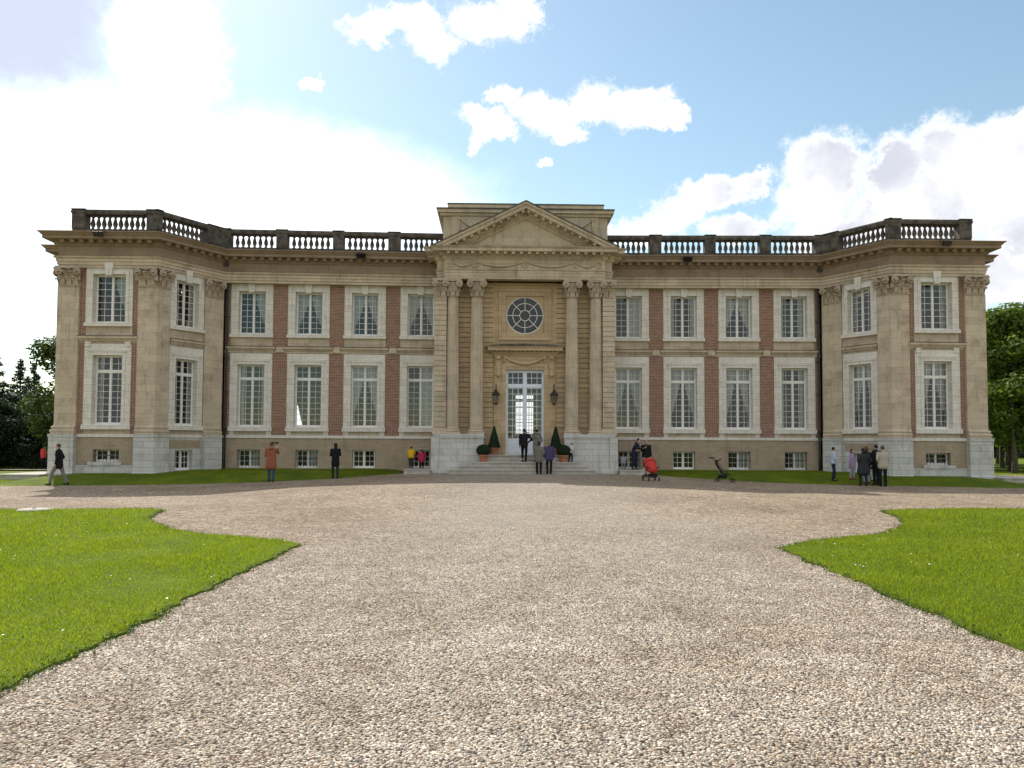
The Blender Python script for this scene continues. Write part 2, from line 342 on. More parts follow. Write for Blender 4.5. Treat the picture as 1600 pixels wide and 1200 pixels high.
    def mesh(s, name):
        me = bpy.data.meshes.new(name); me.from_pydata(s.v, [], s.f)
        for m in s.mats: me.materials.append(m)
        me.polygons.foreach_set('material_index', s.mi); me.polygons.foreach_set('use_smooth', s.sm)
        uv = me.uv_layers.new(name='UVMap'); data = np.zeros(len(me.loops) * 2)
        li = 0
        for p, f, ex in zip(me.polygons, s.f, s.uvk):
            nx, ny, nz_ = abs(p.normal.x), abs(p.normal.y), abs(p.normal.z)
            for j, vi in enumerate(f):
                x, y, z = s.v[vi]
                if ex is not None: a, b = ex[j]
                elif nz_ > .75: a, b = x, y
                elif nx > ny * 1.4: a, b = y, z
                else: a, b = x, z
                data[li] = a; data[li + 1] = b; li += 2
        uv.data.foreach_set('uv', data); me.update(); return me
    def build(s, name, parent=None, mw=None): return link(name, s.mesh(name), parent, mw)

class Frame:
    """wall frame: x along the wall left to right as seen from the court, y into the building, z up"""
    def __init__(s, A, B, mir=False):
        A = Vector(A); B = Vector(B); s.A = A; s.L = (B - A).length; dd = (B - A).normalized(); s.d = dd; s.mir = mir
        s.n = Vector((dd.y, -dd.x))
        s.M = Matrix(((dd.x, -dd.y, 0, A.x), (dd.y, dd.x, 0, A.y), (0, 0, 1, 0), (0, 0, 0, 1)))
    def u(s, a): return s.L - a if s.mir else a
    def U(s, a, b): return (s.L - b, s.L - a) if s.mir else (a, b)
    def W(s, u, y, z): return s.M @ Vector((s.u(u), y, z))

def sweep(mb, path, prof, m, uoff=0):
    """sweep a closed (out, z) profile along a plan path (left to right, outward = right-hand side), mitred"""
    P = [Vector(p) for p in path]; n = len(prof); rings = []; s = uoff; us = []
    for i, p in enumerate(P):
        d0 = (P[i] - P[i - 1]).normalized() if i else (P[1] - P[0]).normalized()
        d1 = (P[i + 1] - P[i]).normalized() if i < len(P) - 1 else d0
        n0 = Vector((d0.y, -d0.x)); n1 = Vector((d1.y, -d1.x)); b = (n0 + n1).normalized(); k = 1 / max(.3, b.dot(n0))
        if i: s += (P[i] - P[i - 1]).length
        us.append(s); rings.append([(p.x + b.x * k * o, p.y + b.y * k * o, z) for o, z in prof])
    acc = [0]
    for j in range(n): acc.append(acc[-1] + math.hypot(prof[(j + 1) % n][0] - prof[j][0], prof[(j + 1) % n][1] - prof[j][1]))
    for i in range(len(P) - 1):
        for j in range(n):
            k = (j + 1) % n; vs = [rings[i][j], rings[i + 1][j], rings[i + 1][k], rings[i][k]]
            za = prof[j][1]; zb = prof[k][1]
            if abs(za - zb) < 1e-4: zb = za + prof[k][0] - prof[j][0]
            mb.add(vs, [(0, 1, 2, 3)], m, False, [(us[i], za), (us[i + 1], za), (us[i + 1], zb), (us[i], zb)])
    mb.add(rings[0], [tuple(range(n))], m); mb.add(rings[-1], [tuple(range(n - 1, -1, -1))], m)
def wallgrid(mb, x0, x1, z0, z1, holes, m, y=0., back=.45):
    xs = sorted({x0, x1} | {min(max(h[i], x0), x1) for h in holes for i in (0, 1)}); zs = sorted({z0, z1} | {min(max(h[i], z0), z1) for h in holes for i in (2, 3)})
    ins = lambda x, z: any(h[0] < x < h[1] and h[2] < z < h[3] for h in holes)
    for a, b in zip(xs, xs[1:]):
        for c, d_ in zip(zs, zs[1:]):
            if ins((a + b) / 2, (c + d_) / 2): continue
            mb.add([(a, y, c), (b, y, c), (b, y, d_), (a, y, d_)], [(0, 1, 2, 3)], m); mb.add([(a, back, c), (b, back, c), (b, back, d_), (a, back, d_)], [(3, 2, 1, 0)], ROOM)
    for h in holes:
        a, b, c, d_ = h
        if b <= x0 or a >= x1: continue
        mb.add([(a, y, c), (a, back, c), (a, back, d_), (a, y, d_)], [(3, 2, 1, 0)], m); mb.add([(b, y, c), (b, back, c), (b, back, d_), (b, y, d_)], [(0, 1, 2, 3)], m)
        mb.add([(a, y, d_), (a, back, d_), (b, back, d_), (b, y, d_)], [(3, 2, 1, 0)], m); mb.add([(a, y, c), (a, back, c), (b, back, c), (b, y, c)], [(0, 1, 2, 3)], m)

# ------------------------------------------------------------------ terrain
def sm(t): t = min(1, max(0, t)); return t * t * (3 - 2 * t)
def G(x, y):
    b = .03 - .33 * sm((abs(x) - 2) / 14); f = -.15
    k = sm((y + 20) / 10); g = f + (b - f) * k
    if y > 8: g += (-.42 - g) * sm((y - 8) / 15)
    return g
def bank(x, y):      # turf bank rises from the gravel to the wall foot
    edge = bank_edge(x); t = sm((y - edge) / 3.0)
    top = .14 if abs(x) < 16 else .14 - .15 * sm((abs(x) - 16) / 2)
    top += (G(x, y) + .02 - top) * sm((abs(x) - 21.6) / 1.4)
    return G(x, y) + .02 + (top - G(x, y) - .02) * t
EDG = [(-60, -6.5), (-30, -6.2), (-21.6, -5.5), (-19.2, -5.0), (-17.1, -4.5), (-15.2, -3.95), (-13.5, -3.3), (-11.15, -2.7), (-9.1, -1.6), (-7.9, .1), (-6.75, 1.9), (-6.1, 3.3),
       (5.6, 3.3), (6.2, 1.9), (6.93, .5), (8.76, -1.5), (10.9, -2.4), (13.87, -2.7), (16.57, -3.1), (18.97, -3.9), (21.27, -4.7), (30, -6), (60, -6.5)]
def bank_edge(x):
    for (a, b), (c, d_) in zip(EDG, EDG[1:]):
        if a <= x <= c: return b + (d_ - b) * (x - a) / (c - a)
    return -6
def sheet(name, xs, ys, hf, m, kind='structure', label=None):
    v = [(x, y, hf(x, y)) for y in ys for x in xs]; nx = len(xs)
    f = [(j * nx + i, j * nx + i + 1, (j + 1) * nx + i + 1, (j + 1) * nx + i) for j in range(len(ys) - 1) for i in range(nx - 1)]
    me = bpy.data.meshes.new(name); me.from_pydata(v, [], f); me.materials.append(m)
    for p in me.polygons: p.use_smooth = True
    o = link(name, me); tag(o, kind=kind); return o
def axis(lo, hi, step, far):
    a = list(np.arange(lo, hi + .01, step)); out = []
    x = hi
    st = step
    while x < far: st *= 1.5; x += st; out.append(x)
    left = []; x = lo; st = step
    while x > -far: st *= 1.5; x -= st; left.append(x)
    return [float(q) for q in left[::-1] + a + out]
sheet('ground', axis(-40, 40, 1, 900), axis(-44, 40, 1, 900), lambda x, y: G(x, y) - .05, TURF)
# gravel court: everything south of the turf banks
def gravel():
    xs = [i * .5 for i in range(-100, 101)]; v = []; f = []; rows = 40
    for x in xs:
        e = bank_edge(x)
        for j in range(rows + 1):
            t = j / rows; y = -46 + (e + .02 + 46) * t; v.append((x, y, G(x, y)))
    for i in range(len(xs) - 1):
        for j in range(rows): a = i * (rows + 1) + j; f.append((a, a + rows + 1, a + rows + 2, a + 1))
    me = bpy.data.meshes.new('gravel_court'); me.from_pydata(v, [], f); me.materials.append(GRAVEL)
    for p in me.polygons: p.use_smooth = True
    tag(link('gravel_court', me), kind='structure')
gravel()
def turf_bank(name, x0, x1, ymax):
    xs = np.arange(x0, x1 + .01, .5); v = []; f = []; rows = 14
    for x in xs:
        e = bank_edge(x); ym = ymax(x)
        for j in range(rows + 1):
            y = e + (ym - e) * j / rows; v.append((x, y, bank(x, y) + (0 if j else -.02)))
    for i in range(len(xs) - 1):
        for j in range(rows): a = i * (rows + 1) + j; f.append((a, a + rows + 1, a + rows + 2, a + 1))
    me = bpy.data.meshes.new(name); me.from_pydata([tuple(map(float, q)) for q in v], [], f); me.materials.append(TURF)
    for p in me.polygons: p.use_smooth = True
    tag(link(name, me), kind='structure'); return v
ybk = lambda x: 3.7 if abs(x) < 15.5 else (1.8 if abs(x) < 23.5 else 3.0)
turf_bank('turf_bank', -34, -5.9, ybk); turf_bank('turf_bank', 5.9, 34, ybk)

LAWN_L = [(-30, -17.5), (-13.86, -17.5), (-12.6, -17.52), (-11.27, -17.36), (-10.2, -17.45), (-9.82, -17.7), (-9.6, -18.3), (-9.39, -19.05), (-9.1, -19.8), (-8.74, -20.53), (-7.93, -21.66), (-7.18, -22.36), (-6.43, -22.81), (-5.75, -23.15), (-5.24, -23.4), (-4.83, -23.9), (-4.8, -24.59), (-4.83, -25.46), (-4.89, -27.27), (-4.86, -28.84), (-4.9, -29.73), (-4.92, -30.35), (-4.94, -31.05), (-5.0, -34), (-5.1, -42), (-30, -42)]
LAWN_R = [(30, -16.4), (30, -42), (2.6, -42), (2.66, -34), (2.71, -30.2), (2.73, -29.6), (2.79, -28.72), (2.86, -27.58), (2.91, -26.33), (2.96, -25.17), (3.06, -24.2), (3.75, -23.54), (4.39, -23.11), (5.24, -22.56), (6.13, -21.95), (6.64, -21.3), (7.1, -20.6), (7.43, -19.94), (7.7, -19.3), (7.91, -18.65), (8.02, -18.1), (8.2, -17.6), (9.19, -17.09), (10.79, -16.7), (12.71, -16.44)]
def inpoly(P, x, y):
    c = False; j = len(P) - 1
    for i in range(len(P)):
        xi, yi = P[i]; xj, yj = P[j]
        if (yi > y) != (yj > y) and x < (xj - xi) * (y - yi) / (yj - yi) + xi: c = not c
        j = i
    return c
def jag(P, seed):
    rnd = random.Random(seed); out = []
    for (a, b), (c, d_) in zip(P, P[1:] + P[:1]):
        L = math.hypot(c - a, d_ - b); k = max(1, int(L / .12)) if L < 14 and max(abs(a), abs(c)) < 20 and min(b, d_) > -40 else 1
        for i in range(k):
            t = i / k; x, y = a + (c - a) * t, b + (d_ - b) * t
            if k > 1: x += .10 * noise.noise((x * 1.7, y * 1.7, seed)) + rnd.uniform(-.03, .03); y += .10 * noise.noise((x * 1.9, y * 1.9, seed + 5)) + rnd.uniform(-.018, .018)
            out.append((x, y))
    return out
def lawn(P, name, seed):
    Q = jag(P, seed); bm = bmesh.new()
    top = [bm.verts.new((x, y, G(x, y) + .022)) for x, y in Q]; bot = [bm.verts.new((x, y, G(x, y) - .03)) for x, y in Q]
    bm.faces.new(top)
    for i in range(len(Q)): bm.faces.new((top[i], bot[i], bot[(i + 1) % len(Q)], top[(i + 1) % len(Q)]))
    bmesh.ops.recalc_face_normals(bm, faces=bm.faces); bmesh.ops.triangulate(bm, faces=bm.faces[:1])
    me = bpy.data.meshes.new(name); bm.to_mesh(me); bm.free(); me.materials.append(TURF); tag(link(name, me), kind='structure')
    return Q
QL = lawn(LAWN_L, 'lawn', 1); QR = lawn(LAWN_R, 'lawn', 2)

def blades(name, pts, hs, ws, m, label, seed=0, cat='grass'):
    """one triangle per blade, numpy-built"""
    rs = np.random.RandomState(seed); n = len(pts); p = np.array(pts); a = rs.rand(n) * 6.283; h = hs * (.55 + .75 * rs.rand(n)); wd = ws * (.7 + .6 * rs.rand(n))
    lx = (rs.rand(n) - .5) * h * 1.1; ly = (rs.rand(n) - .5) * h * 1.1
    dx = np.cos(a) * wd / 2; dy = np.sin(a) * wd / 2
    v = np.stack([p + np.stack([dx, dy, -0.005 + 0 * h], 1), p - np.stack([dx, dy, .005 + 0 * h], 1), p + np.stack([lx, ly, h], 1)], 1).reshape(-1, 3)
    me = bpy.data.meshes.new(name); me.vertices.add(n * 3); me.vertices.foreach_set('co', v.ravel().astype(np.float32))
    me.loops.add(n * 3); me.loops.foreach_set('vertex_index', np.arange(n * 3, dtype=np.int32)); me.polygons.add(n)
    me.polygons.foreach_set('loop_start', np.arange(0, n * 3, 3, dtype=np.int32)); me.update(); me.validate(); me.materials.append(m)
    o = link(name, me); tag(o, label, cat, kind='stuff'); return o
def quads(name, c, nrm, size, m, seed=0, aspect=1.0, parent=None, mw=None):
    """leaf quads as one numpy mesh: centres c, facing nrm"""
    rs = np.random.RandomState(seed); n = len(c); nrm = nrm / (np.linalg.norm(nrm, axis=1, keepdims=True) + 1e-9)
    r = rs.randn(n, 3); t = np.cross(nrm, r); t /= np.linalg.norm(t, axis=1, keepdims=True) + 1e-9; b = np.cross(nrm, t)
    s = (size * (.6 + .8 * rs.rand(n)))[:, None] / 2
    v = np.stack([c - t * s, c - b * s * .55 * aspect, c + t * s, c + b * s * .55 * aspect], 1).reshape(-1, 3)
    me = bpy.data.meshes.new(name); me.vertices.add(n * 4); me.vertices.foreach_set('co', v.ravel().astype(np.float32))
    me.loops.add(n * 4); me.loops.foreach_set('vertex_index', np.arange(n * 4, dtype=np.int32)); me.polygons.add(n); me.polygons.foreach_set('loop_start', np.arange(0, n * 4, 4, dtype=np.int32))
    me.update(); me.validate(); me.materials.append(m)
    return me
def lawn_blades(Q, x0, x1, y0, y1, seed, label):
    rs = np.random.RandomState(seed); out = []; hs = []; ws = []
    A = (x1 - x0) * (y1 - y0); n = int(A * 3400)
    X = x0 + (x1 - x0) * rs.rand(n); Y = y0 + (y1 - y0) * rs.rand(n); D = np.hypot(X + 1.61, Y + 36.19)
    keep = rs.rand(n) < np.clip(np.exp(-(D - 7) / 7.5), .10, 1)
    X, Y, D = X[keep], Y[keep], D[keep]
    P = np.array(Q); c = np.zeros(len(X), bool); j = len(P) - 1
    for i in range(len(P)):
        xi, yi = P[i]; xj, yj = P[j]; cond = ((yi > Y) != (yj > Y)) & (X < (xj - xi) * (Y - yi) / (yj - yi + 1e-12) + xi); c ^= cond; j = i
    X, Y, D = X[c], Y[c], D[c]
    Z = np.array([G(a, b) for a, b in zip(X, Y)]) + .03
    patch = np.array([noise.noise((a * .8, b * .8, 3)) for a, b in zip(X, Y)])
    k = np.clip(D / 9, 1, 2.2)
    E = []; rr = random.Random(seed)          # ragged tufts and weeds along the gravel edge
    for (a, b), (c_, d_) in zip(Q, Q[1:]):
        if min(b, d_) < -33 or max(abs(a), abs(c_)) > 19: continue
        for q in range(int(math.hypot(c_ - a, d_ - b) * 170)):
            t = rr.random(); x = a + (c_ - a) * t + rr.gauss(0, .05); y = b + (d_ - b) * t + rr.gauss(0, .05)
            if noise.noise((x * 1.3, y * 1.3, 7)) > rr.uniform(-.6, .5): E.append((x, y, G(x, y)))
    E2 = np.array([e for e in E if rr.random() < .5]) + np.array([0, 0, .02]) + np.random.RandomState(seed).rand(1, 3) * 0
    rs2 = np.random.RandomState(seed + 3); E2 = E2 + np.stack([rs2.randn(len(E2)) * .01, rs2.randn(len(E2)) * .01, rs2.rand(len(E2)) * .035], 1)
    tag(link('weed', quads('weed', E2, rs2.randn(len(E2), 3) * .5 + np.array([0, 0, 1.]), .034, WEED, seed)), label.replace('short mown grass', 'low clover and plantain on the gravel edge'), 'weeds', kind='stuff')
    blades('grass', E, .045, .012, WEED, label.replace('short mown grass', 'ragged weeds and grass along the gravel edge'), seed + 20, 'weeds')
    blades('grass', np.stack([X, Y, Z], 1), np.clip(.027 * (1 + .9 * patch), .012, .06) * (.75 + .25 * k), .0075 * k, GRASSB, label, seed)
lawn_blades(QL, -19, -4.7, -32.5, -17.3, 11, 'short mown grass of the left lawn')
lawn_blades(QR, 2.6, 18, -32.5, -16.3, 12, 'short mown grass of the right lawn')
def daisies(Q, x0, x1, label, seed):
    rr = random.Random(seed); c = []
    while len(c) < 260:
        x, y = rr.uniform(x0, x1), rr.uniform(-31, -17.5)
        if inpoly(Q, x, y) and noise.noise((x * .5, y * .5, 2)) > rr.uniform(-.5, .4): c.append((x, y, G(x, y) + .055))
    rs = np.random.RandomState(seed); n = len(c)
    tag(link('daisies', quads('daisies', np.array(c), np.array([0, 0, 1.]) + rs.randn(n, 3) * .3, .024, PAINT, seed, 1.6)), label, 'daisies', kind='stuff')
daisies(QL, -18, -4.9, 'tiny white daisies scattered in the left lawn', 5); daisies(QR, 3, 17, 'tiny white daisies scattered in the right lawn', 6)
def strip_blades(x0, x1, seed, label):
    rs = np.random.RandomState(seed); n = 42000; X = x0 + (x1 - x0) * rs.rand(n); T = rs.rand(n); pts = []
    for x, t in zip(X, T):
        e = bank_edge(x); ym = ybk(x) - .9; y = e + max(.3, ym - e) * t; pts.append((x, y, bank(x, y)))
    blades('grass', pts, .05, .018, GRASSB, label, seed)
strip_blades(-30, -6.0, 13, 'grass of the turf bank along the left half of the facade'); strip_blades(5.9, 30, 14, 'grass of the turf bank along the right half of the facade')

for ya, yb, x0, x1 in ((2.4, 4.6, -60, -25.2), (11.5, 13.5, -60, -27), (6.0, 8.5, 25.5, 70)):
    sheet('path', [x0 + i for i in range(int(x1 - x0) + 1)], [ya, (ya + yb) / 2, yb], lambda x, y: G(x, y) + .03, GRAVEL)
# loose pebbles near the viewer: one object, stones instanced on the gravel
def pebbles():
    xs = [i * .25 for i in range(-26, 33)]; ys = [-35.2 + i * .25 for i in range(0, 57)]
    v = [(x, y, G(x, y)) for y in ys for x in xs]; nx = len(xs); f = []
    for j in range(len(ys) - 1):
        for i in range(nx - 1):
            cx, cy = xs[i] + .125, ys[j] + .125
            if inpoly(QL, cx, cy) or inpoly(QR, cx, cy): continue
            if abs(cx + 1.6) > (cy + 36.3) * .80 + .3: continue
            f.append((j * nx + i, j * nx + i + 1, (j + 1) * nx + i + 1, (j + 1) * nx + i))
    me = bpy.data.meshes.new('gravel_stones'); me.from_pydata(v, [], f); me.materials.append(GRAVEL)
    at = me.attributes.new('dens', 'FLOAT', 'POINT'); at.data.foreach_set('value', [float(1650 * min(1, math.exp(-(math.hypot(a[0] + 1.6, a[1] + 36.2) - 7) / 5.0))) for a in v])
    o = link('gravel_stones', me); tag(o, 'loose tan and white stones of the gravel drive', 'gravel', kind='stuff')
    ng = bpy.data.node_groups.new('stones', 'GeometryNodeTree'); ng.interface.new_socket('Geometry', in_out='INPUT', socket_type='NodeSocketGeometry'); ng.interface.new_socket('Geometry', in_out='OUTPUT', socket_type='NodeSocketGeometry')
    t = NT(ng); gi = t.n('NodeGroupInput'); go = t.n('NodeGroupOutput')
    na = t.n('GeometryNodeInputNamedAttribute', data_type='FLOAT'); na.inputs[0].default_value = 'dens'
    dp = t.n('GeometryNodeDistributePointsOnFaces'); t.l(gi.outputs[0], dp.inputs['Mesh']); t.l(na.outputs[0], dp.inputs['Density']); dp.inputs['Seed'].default_value = 4
    ic = t.n('GeometryNodeMeshIcoSphere'); ic.inputs['Radius'].default_value = .0100; ic.inputs['Subdivisions'].default_value = 1
    sp = t.n('GeometryNodeSetPosition'); t.l(ic.outputs[0], sp.inputs['Geometry'])
    nz = t.n('ShaderNodeTexNoise'); nz.inputs['Scale'].default_value = 60; vm = t.n('ShaderNodeVectorMath', operation='SUBTRACT'); t.l(nz.outputs['Color'], vm.inputs[0]); vm.inputs[1].default_value = (.5, .5, .5)
    vs = t.n('ShaderNodeVectorMath', operation='SCALE'); t.l(vm.outputs[0], vs.inputs[0]); vs.inputs['Scale'].default_value = .012; t.l(vs.outputs[0], sp.inputs['Offset'])
    smn = t.n('GeometryNodeSetMaterial'); smn.inputs['Material'].default_value = PEBBLE; t.l(sp.outputs[0], smn.inputs[0])
    io = t.n('GeometryNodeInstanceOnPoints'); t.l(dp.outputs['Points'], io.inputs['Points']); t.l(smn.outputs[0], io.inputs['Instance'])
    rv = t.n('FunctionNodeRandomValue', data_type='FLOAT_VECTOR'); rv.inputs[0].default_value = (-.5, -.5, 0); rv.inputs[1].default_value = (.5, .5, 6.28); t.l(rv.outputs[0], io.inputs['Rotation'])
    r2 = t.n('FunctionNodeRandomValue', data_type='FLOAT_VECTOR'); r2.inputs[0].default_value = (.55, .5, .35); r2.inputs[1].default_value = (1.75, 1.15, .9); r2.inputs['Seed'].default_value = 3; t.l(r2.outputs[0], io.inputs['Scale'])
    j = t.n('GeometryNodeJoinGeometry'); t.l(io.outputs[0], j.inputs[0])
    t.l(j.outputs[0], go.inputs[0])
    md = o.modifiers.new('stones', 'NODES'); md.node_group = ng
pebbles()

# ------------------------------------------------------------------ the mansion
HOUSE = empty('mansion', (0, 0, 0)); tag(HOUSE, 'long two-storey stone and red brick mansion with columned pediment centre and roof balustrade', 'mansion')
oX, fX, jX, jY = 22.70, 18.10, 16.01, 3.10; wEnd, wEY = 4.6, 3.50
SB = .28          # the wing wall stands a little behind the corner pilaster of the pavilion
PAVS = [(Frame((-oX, 0), (-fX, 0)), -1), (Frame((fX, 0), (oX, 0), True), 1)]
CANT = [(Frame((-fX, 0), (-jX, jY)), -1), (Frame((jX, jY), (fX, 0), True), 1)]
WING = [(Frame((-jX, jY + SB), (-wEnd, wEY + SB)), -1), (Frame((wEnd, wEY + SB), (jX, jY + SB), True), 1)]

# --- windows, built once per kind in a frame whose x=0 is the middle of the opening
def win_joinery(w, z0, z1, rows, trans=None, cols=2, bars=False):
    mb = MB(); y0, y1 = .27, .35; h = w / 2; fr = .05
    mb.box(-h, -h + fr, y0, y1, z0, z1, PAINT); mb.box(h - fr, h, y0, y1, z0, z1, PAINT); mb.box(-h + fr, h - fr, y0, y1, z1 - fr, z1, PAINT); mb.box(-h + fr, h - fr, y0, y1, z0, z0 + .08, PAINT)
    mb.box(-h - .0, h, y0 - .07, y0 - .002, z0, z0 + .035, PAINT)
    mb.box(-.038, .038, y0 - .02, y1 - .01, z0 + .08, z1 - fr, PAINT)
    secs = [(z0 + .08, z1 - fr, rows)]
    if trans:
        mb.box(-h + fr, -.038, y0 - .015, y1 - .01, trans - .05, trans + .05, PAINT); mb.box(.038, h - fr, y0 - .015, y1 - .01, trans - .05, trans + .05, PAINT)
        secs = [(z0 + .08, trans - .05, rows), (trans + .05, z1 - fr, 2)]
    for s in (-1, 1):
        a, b = (-h + fr, -.038) if s < 0 else (.038, h - fr)
        for za, zb, r in secs:
            mb.box(a, a + .026, y0 + .012, y1 - .012, za, zb, PAINT); mb.box(b - .026, b, y0 + .012, y1 - .012, za, zb, PAINT)
            mb.box(a + .026, b - .026, y0 + .012, y1 - .012, za, za + .035, PAINT); mb.box(a + .026, b - .026, y0 + .012, y1 - .012, zb - .028, zb, PAINT)
            for k in range(1, cols): x = a + (b - a) * k / cols; mb.box(x - .010, x + .010, y0 + .02, y1 - .02, za, zb, PAINT)
            for k in range(1, r): z = za + (zb - za) * k / r; mb.box(a + .03, b - .03, y0 + .023, y1 - .023, z - .010, z + .010, PAINT)
    return mb.mesh('window')
def pane_mesh(w, z0, z1):
    mb = MB(); mb.add([(-w / 2 + .05, .312, z0 + .05), (w / 2 - .05, .312, z0 + .05), (w / 2 - .05, .312, z1 - .04), (-w / 2 + .05, .312, z1 - .04)], [(0, 1, 2, 3)], GLASS); return mb.mesh('pane')
def curtain_mesh(w, z0, z1, s, kind, m):
    """kind 'tied': drawn to the side; 'net': full width; 'side': straight and narrow"""
    mb = MB(); nu, nv = 15, 14; h = w / 2; vs = []
    for j in range(nv + 1):
        t = j / nv; z = z1 - (z1 - z0) * t
        if kind == 'tied':
            q = min(1, t / .78); ww = h * (.97 - .80 * q ** 1.5) + (0 if t < .78 else (t - .78) * .35)
        elif kind == 'net': ww = h * .985
        else: ww = h * (.42 - .05 * math.sin(t * 3))
        for i in range(nu + 1):
            u = i / nu; x = s * (h + .06 - ww * u - .06 * u); y = .40 + .028 * math.sin(u * 26 + s) * (1 if kind != 'net' else .6) + .02 * math.sin(u * 9 + t * 3)
            vs.append((x, y, z))
    mb.add(vs, [(j * (nu + 1) + i, j * (nu + 1) + i + 1, (j + 1) * (nu + 1) + i + 1, (j + 1) * (nu + 1) + i) for j in range(nv) for i in range(nu)], m, True)
    return mb.mesh('curtain')
def sill_mesh(hw, z0, z1, proj, m):
    mb = MB(); mb.box(-hw, hw, -proj, .26, z0, z1 - .04, m); mb.frus(-hw, hw, -proj, .26, z1 - .04, z1, 0, -.02, m); return mb.mesh('sill')
def surr_mesh(oh, ih, z0, zi, zt, m, lower=False, keyz=None):
    """stone surround: jambs and lintel with a stepped inner moulding"""
    mb = MB(); P = .06
    for s in (-1, 1):
        a, b = sorted((s * oh, s * ih)); mb.box(a, b, -P, .36, z0, zi, m)
        a, b = sorted((s * ih, s * (ih + .15))); mb.box(a + (.001 if s > 0 else 0), b - (.001 if s < 0 else 0), -P - .035, -P + .01, z0 + .0, zi, m)
    mb.box(-oh, oh, -P, .36, zi, zt, m)
    mb.box(-ih - .15, ih + .15, -P - .035, -P + .01, zi + .001, zi + .16, m)
    if lower: mb.box(-ih - .22, ih + .22, -P - .07, -P + .01, zi + .16, zi + .23, m)
    return mb.mesh('surround')
def key_mesh(z0, z1, wt_, wb, proj, m):
    mb = MB(); mb.poly([(-wb / 2, z0), (wb / 2, z0), (wt_ / 2, z1), (-wt_ / 2, z1)], -proj, .05, m); return mb.mesh('keystone')
def grille_mesh(w, z0, z1):
    mb = MB(); n = 7
    for i in range(n): x = -w / 2 + w * (i + .5) / n; mb.tube([(x, .09, z0), (x, .09, z1)], .012, IRON, 5)
    mb.box(-w / 2, w / 2, .08, .10, (z0 + z1) / 2 - .012, (z0 + z1) / 2 + .012, IRON)
    return mb.mesh('grille')
WK = {}
def kind(name, w, z0, z1, rows, trans, oh, sz0, st, lower=False, key=None, cols=2):
    WK[name] = dict(w=w, z0=z0, z1=z1, j=win_joinery(w, z0, z1, rows, trans, cols), p=pane_mesh(w, z0, z1), oh=oh, s=surr_mesh(oh, w / 2, z0, z1, st, LIME, lower) if oh else None,
                    sill=sill_mesh(oh + .04, sz0, z0, .15, LIME) if oh else None, key=key_mesh(*key, LIME) if key else None,
                    c={(k, s_): curtain_mesh(w, z0, z1, s_, k, CURT) for k in ('tied', 'side') for s_ in (-1, 1)}, net=curtain_mesh(w * 1.0, z0, z1, 1, 'net', CURT), hole=(sz0, st))
kind('up', 1.42, 7.30, 9.60, 7, None, 1.10, 7.12, 9.97, key=(9.52, 10.16, .40, .27, .19))
kind('low', 1.42, 2.35, 5.68, 8, 4.93, 1.10, 2.12, 6.28, True)
kind('up_p', 1.58, 7.30, 9.68, 7, None, 1.12, 7.12, 9.97, key=(9.60, 10.24, .42, .28, .19))
kind('low_p', 1.42, 2.35, 5.72, 8, 4.95, 1.12, 2.12, 6.28, True)
kind('up_c', 1.24, 7.30, 9.62, 7, None, .93, 7.12, 9.97, key=(9.54, 10.18, .36, .25, .19))
kind('low_c', 1.20, 2.35, 5.68, 8, 4.93, .93, 2.12, 6.28, True)
kind('cel', 1.20, .17, 1.15, 3, None, 0, 0, 0)
kind('cel_c', .95, .12, 1.13, 3, None, 0, 0, 0)
kind('cel_p', 1.24, .55, 1.16, 2, None, 0, 0, 0)
GR = grille_mesh(1.24, .56, 1.16); GR2 = grille_mesh(1.2, .2, 1.15)
def place_window(fr, uc, k, curt='tied', grille=None):
    K = WK[k]; M = fr.M @ Matrix.Translation((fr.u(uc), 0, 0))
    o = link('window', K['j'], HOUSE, M)
    link('pane', K['p'], o)
    if K['s']: link('surround', K['s'], o)
    if K['sill']: link('sill', K['sill'], o)
    if K['key']: link('keystone', K['key'], o)
    if curt in ('tied', 'side'):
        for s_ in (-1, 1): link('curtain', K['c'][(curt, s_)], o)
    elif curt == 'net': link('curtain', K['net'], o)
    elif curt in ('left', 'right'): link('curtain', K['c'][('tied', -1 if curt == 'left' else 1)], o)
    if grille: link('grille', grille, o)
    return o

# --- walls
def wall_part(name, fr, m, u0, u1, z0, z1, holes, y=0., back=.45):
    mb = MB(); hs = [(*fr.U(h[0], h[1]), h[2], h[3]) for h in holes]; a, b = fr.U(u0, u1); wallgrid(mb, a, b, z0, z1, hs, m, y, back); return mb.build(name, HOUSE, fr.M)
def boxes(name, fr, items, parent=HOUSE):
    mb = MB()
    for it in items:
        u0, u1, y0, y1, z0, z1, m = it; a, b = fr.U(u0, u1); mb.box(a, b, y0, y1, z0, z1, m)
    return mb.build(name, parent, fr.M)
WC = [1.40, 4.39, 7.38, 10.37]; CC = [1.34, 4.39, 7.38, 10.35]
curt_up = {-1: ['right', 'tied', 'tied', 'tied'], 1: ['side', 'tied', 'side', 'net']}       # left to centre / right wing from the pavilion to the centre
curt_low = {-1: ['side', None, 'tied', 'net'], 1: ['side', 'tied', 'tied', 'tied']}
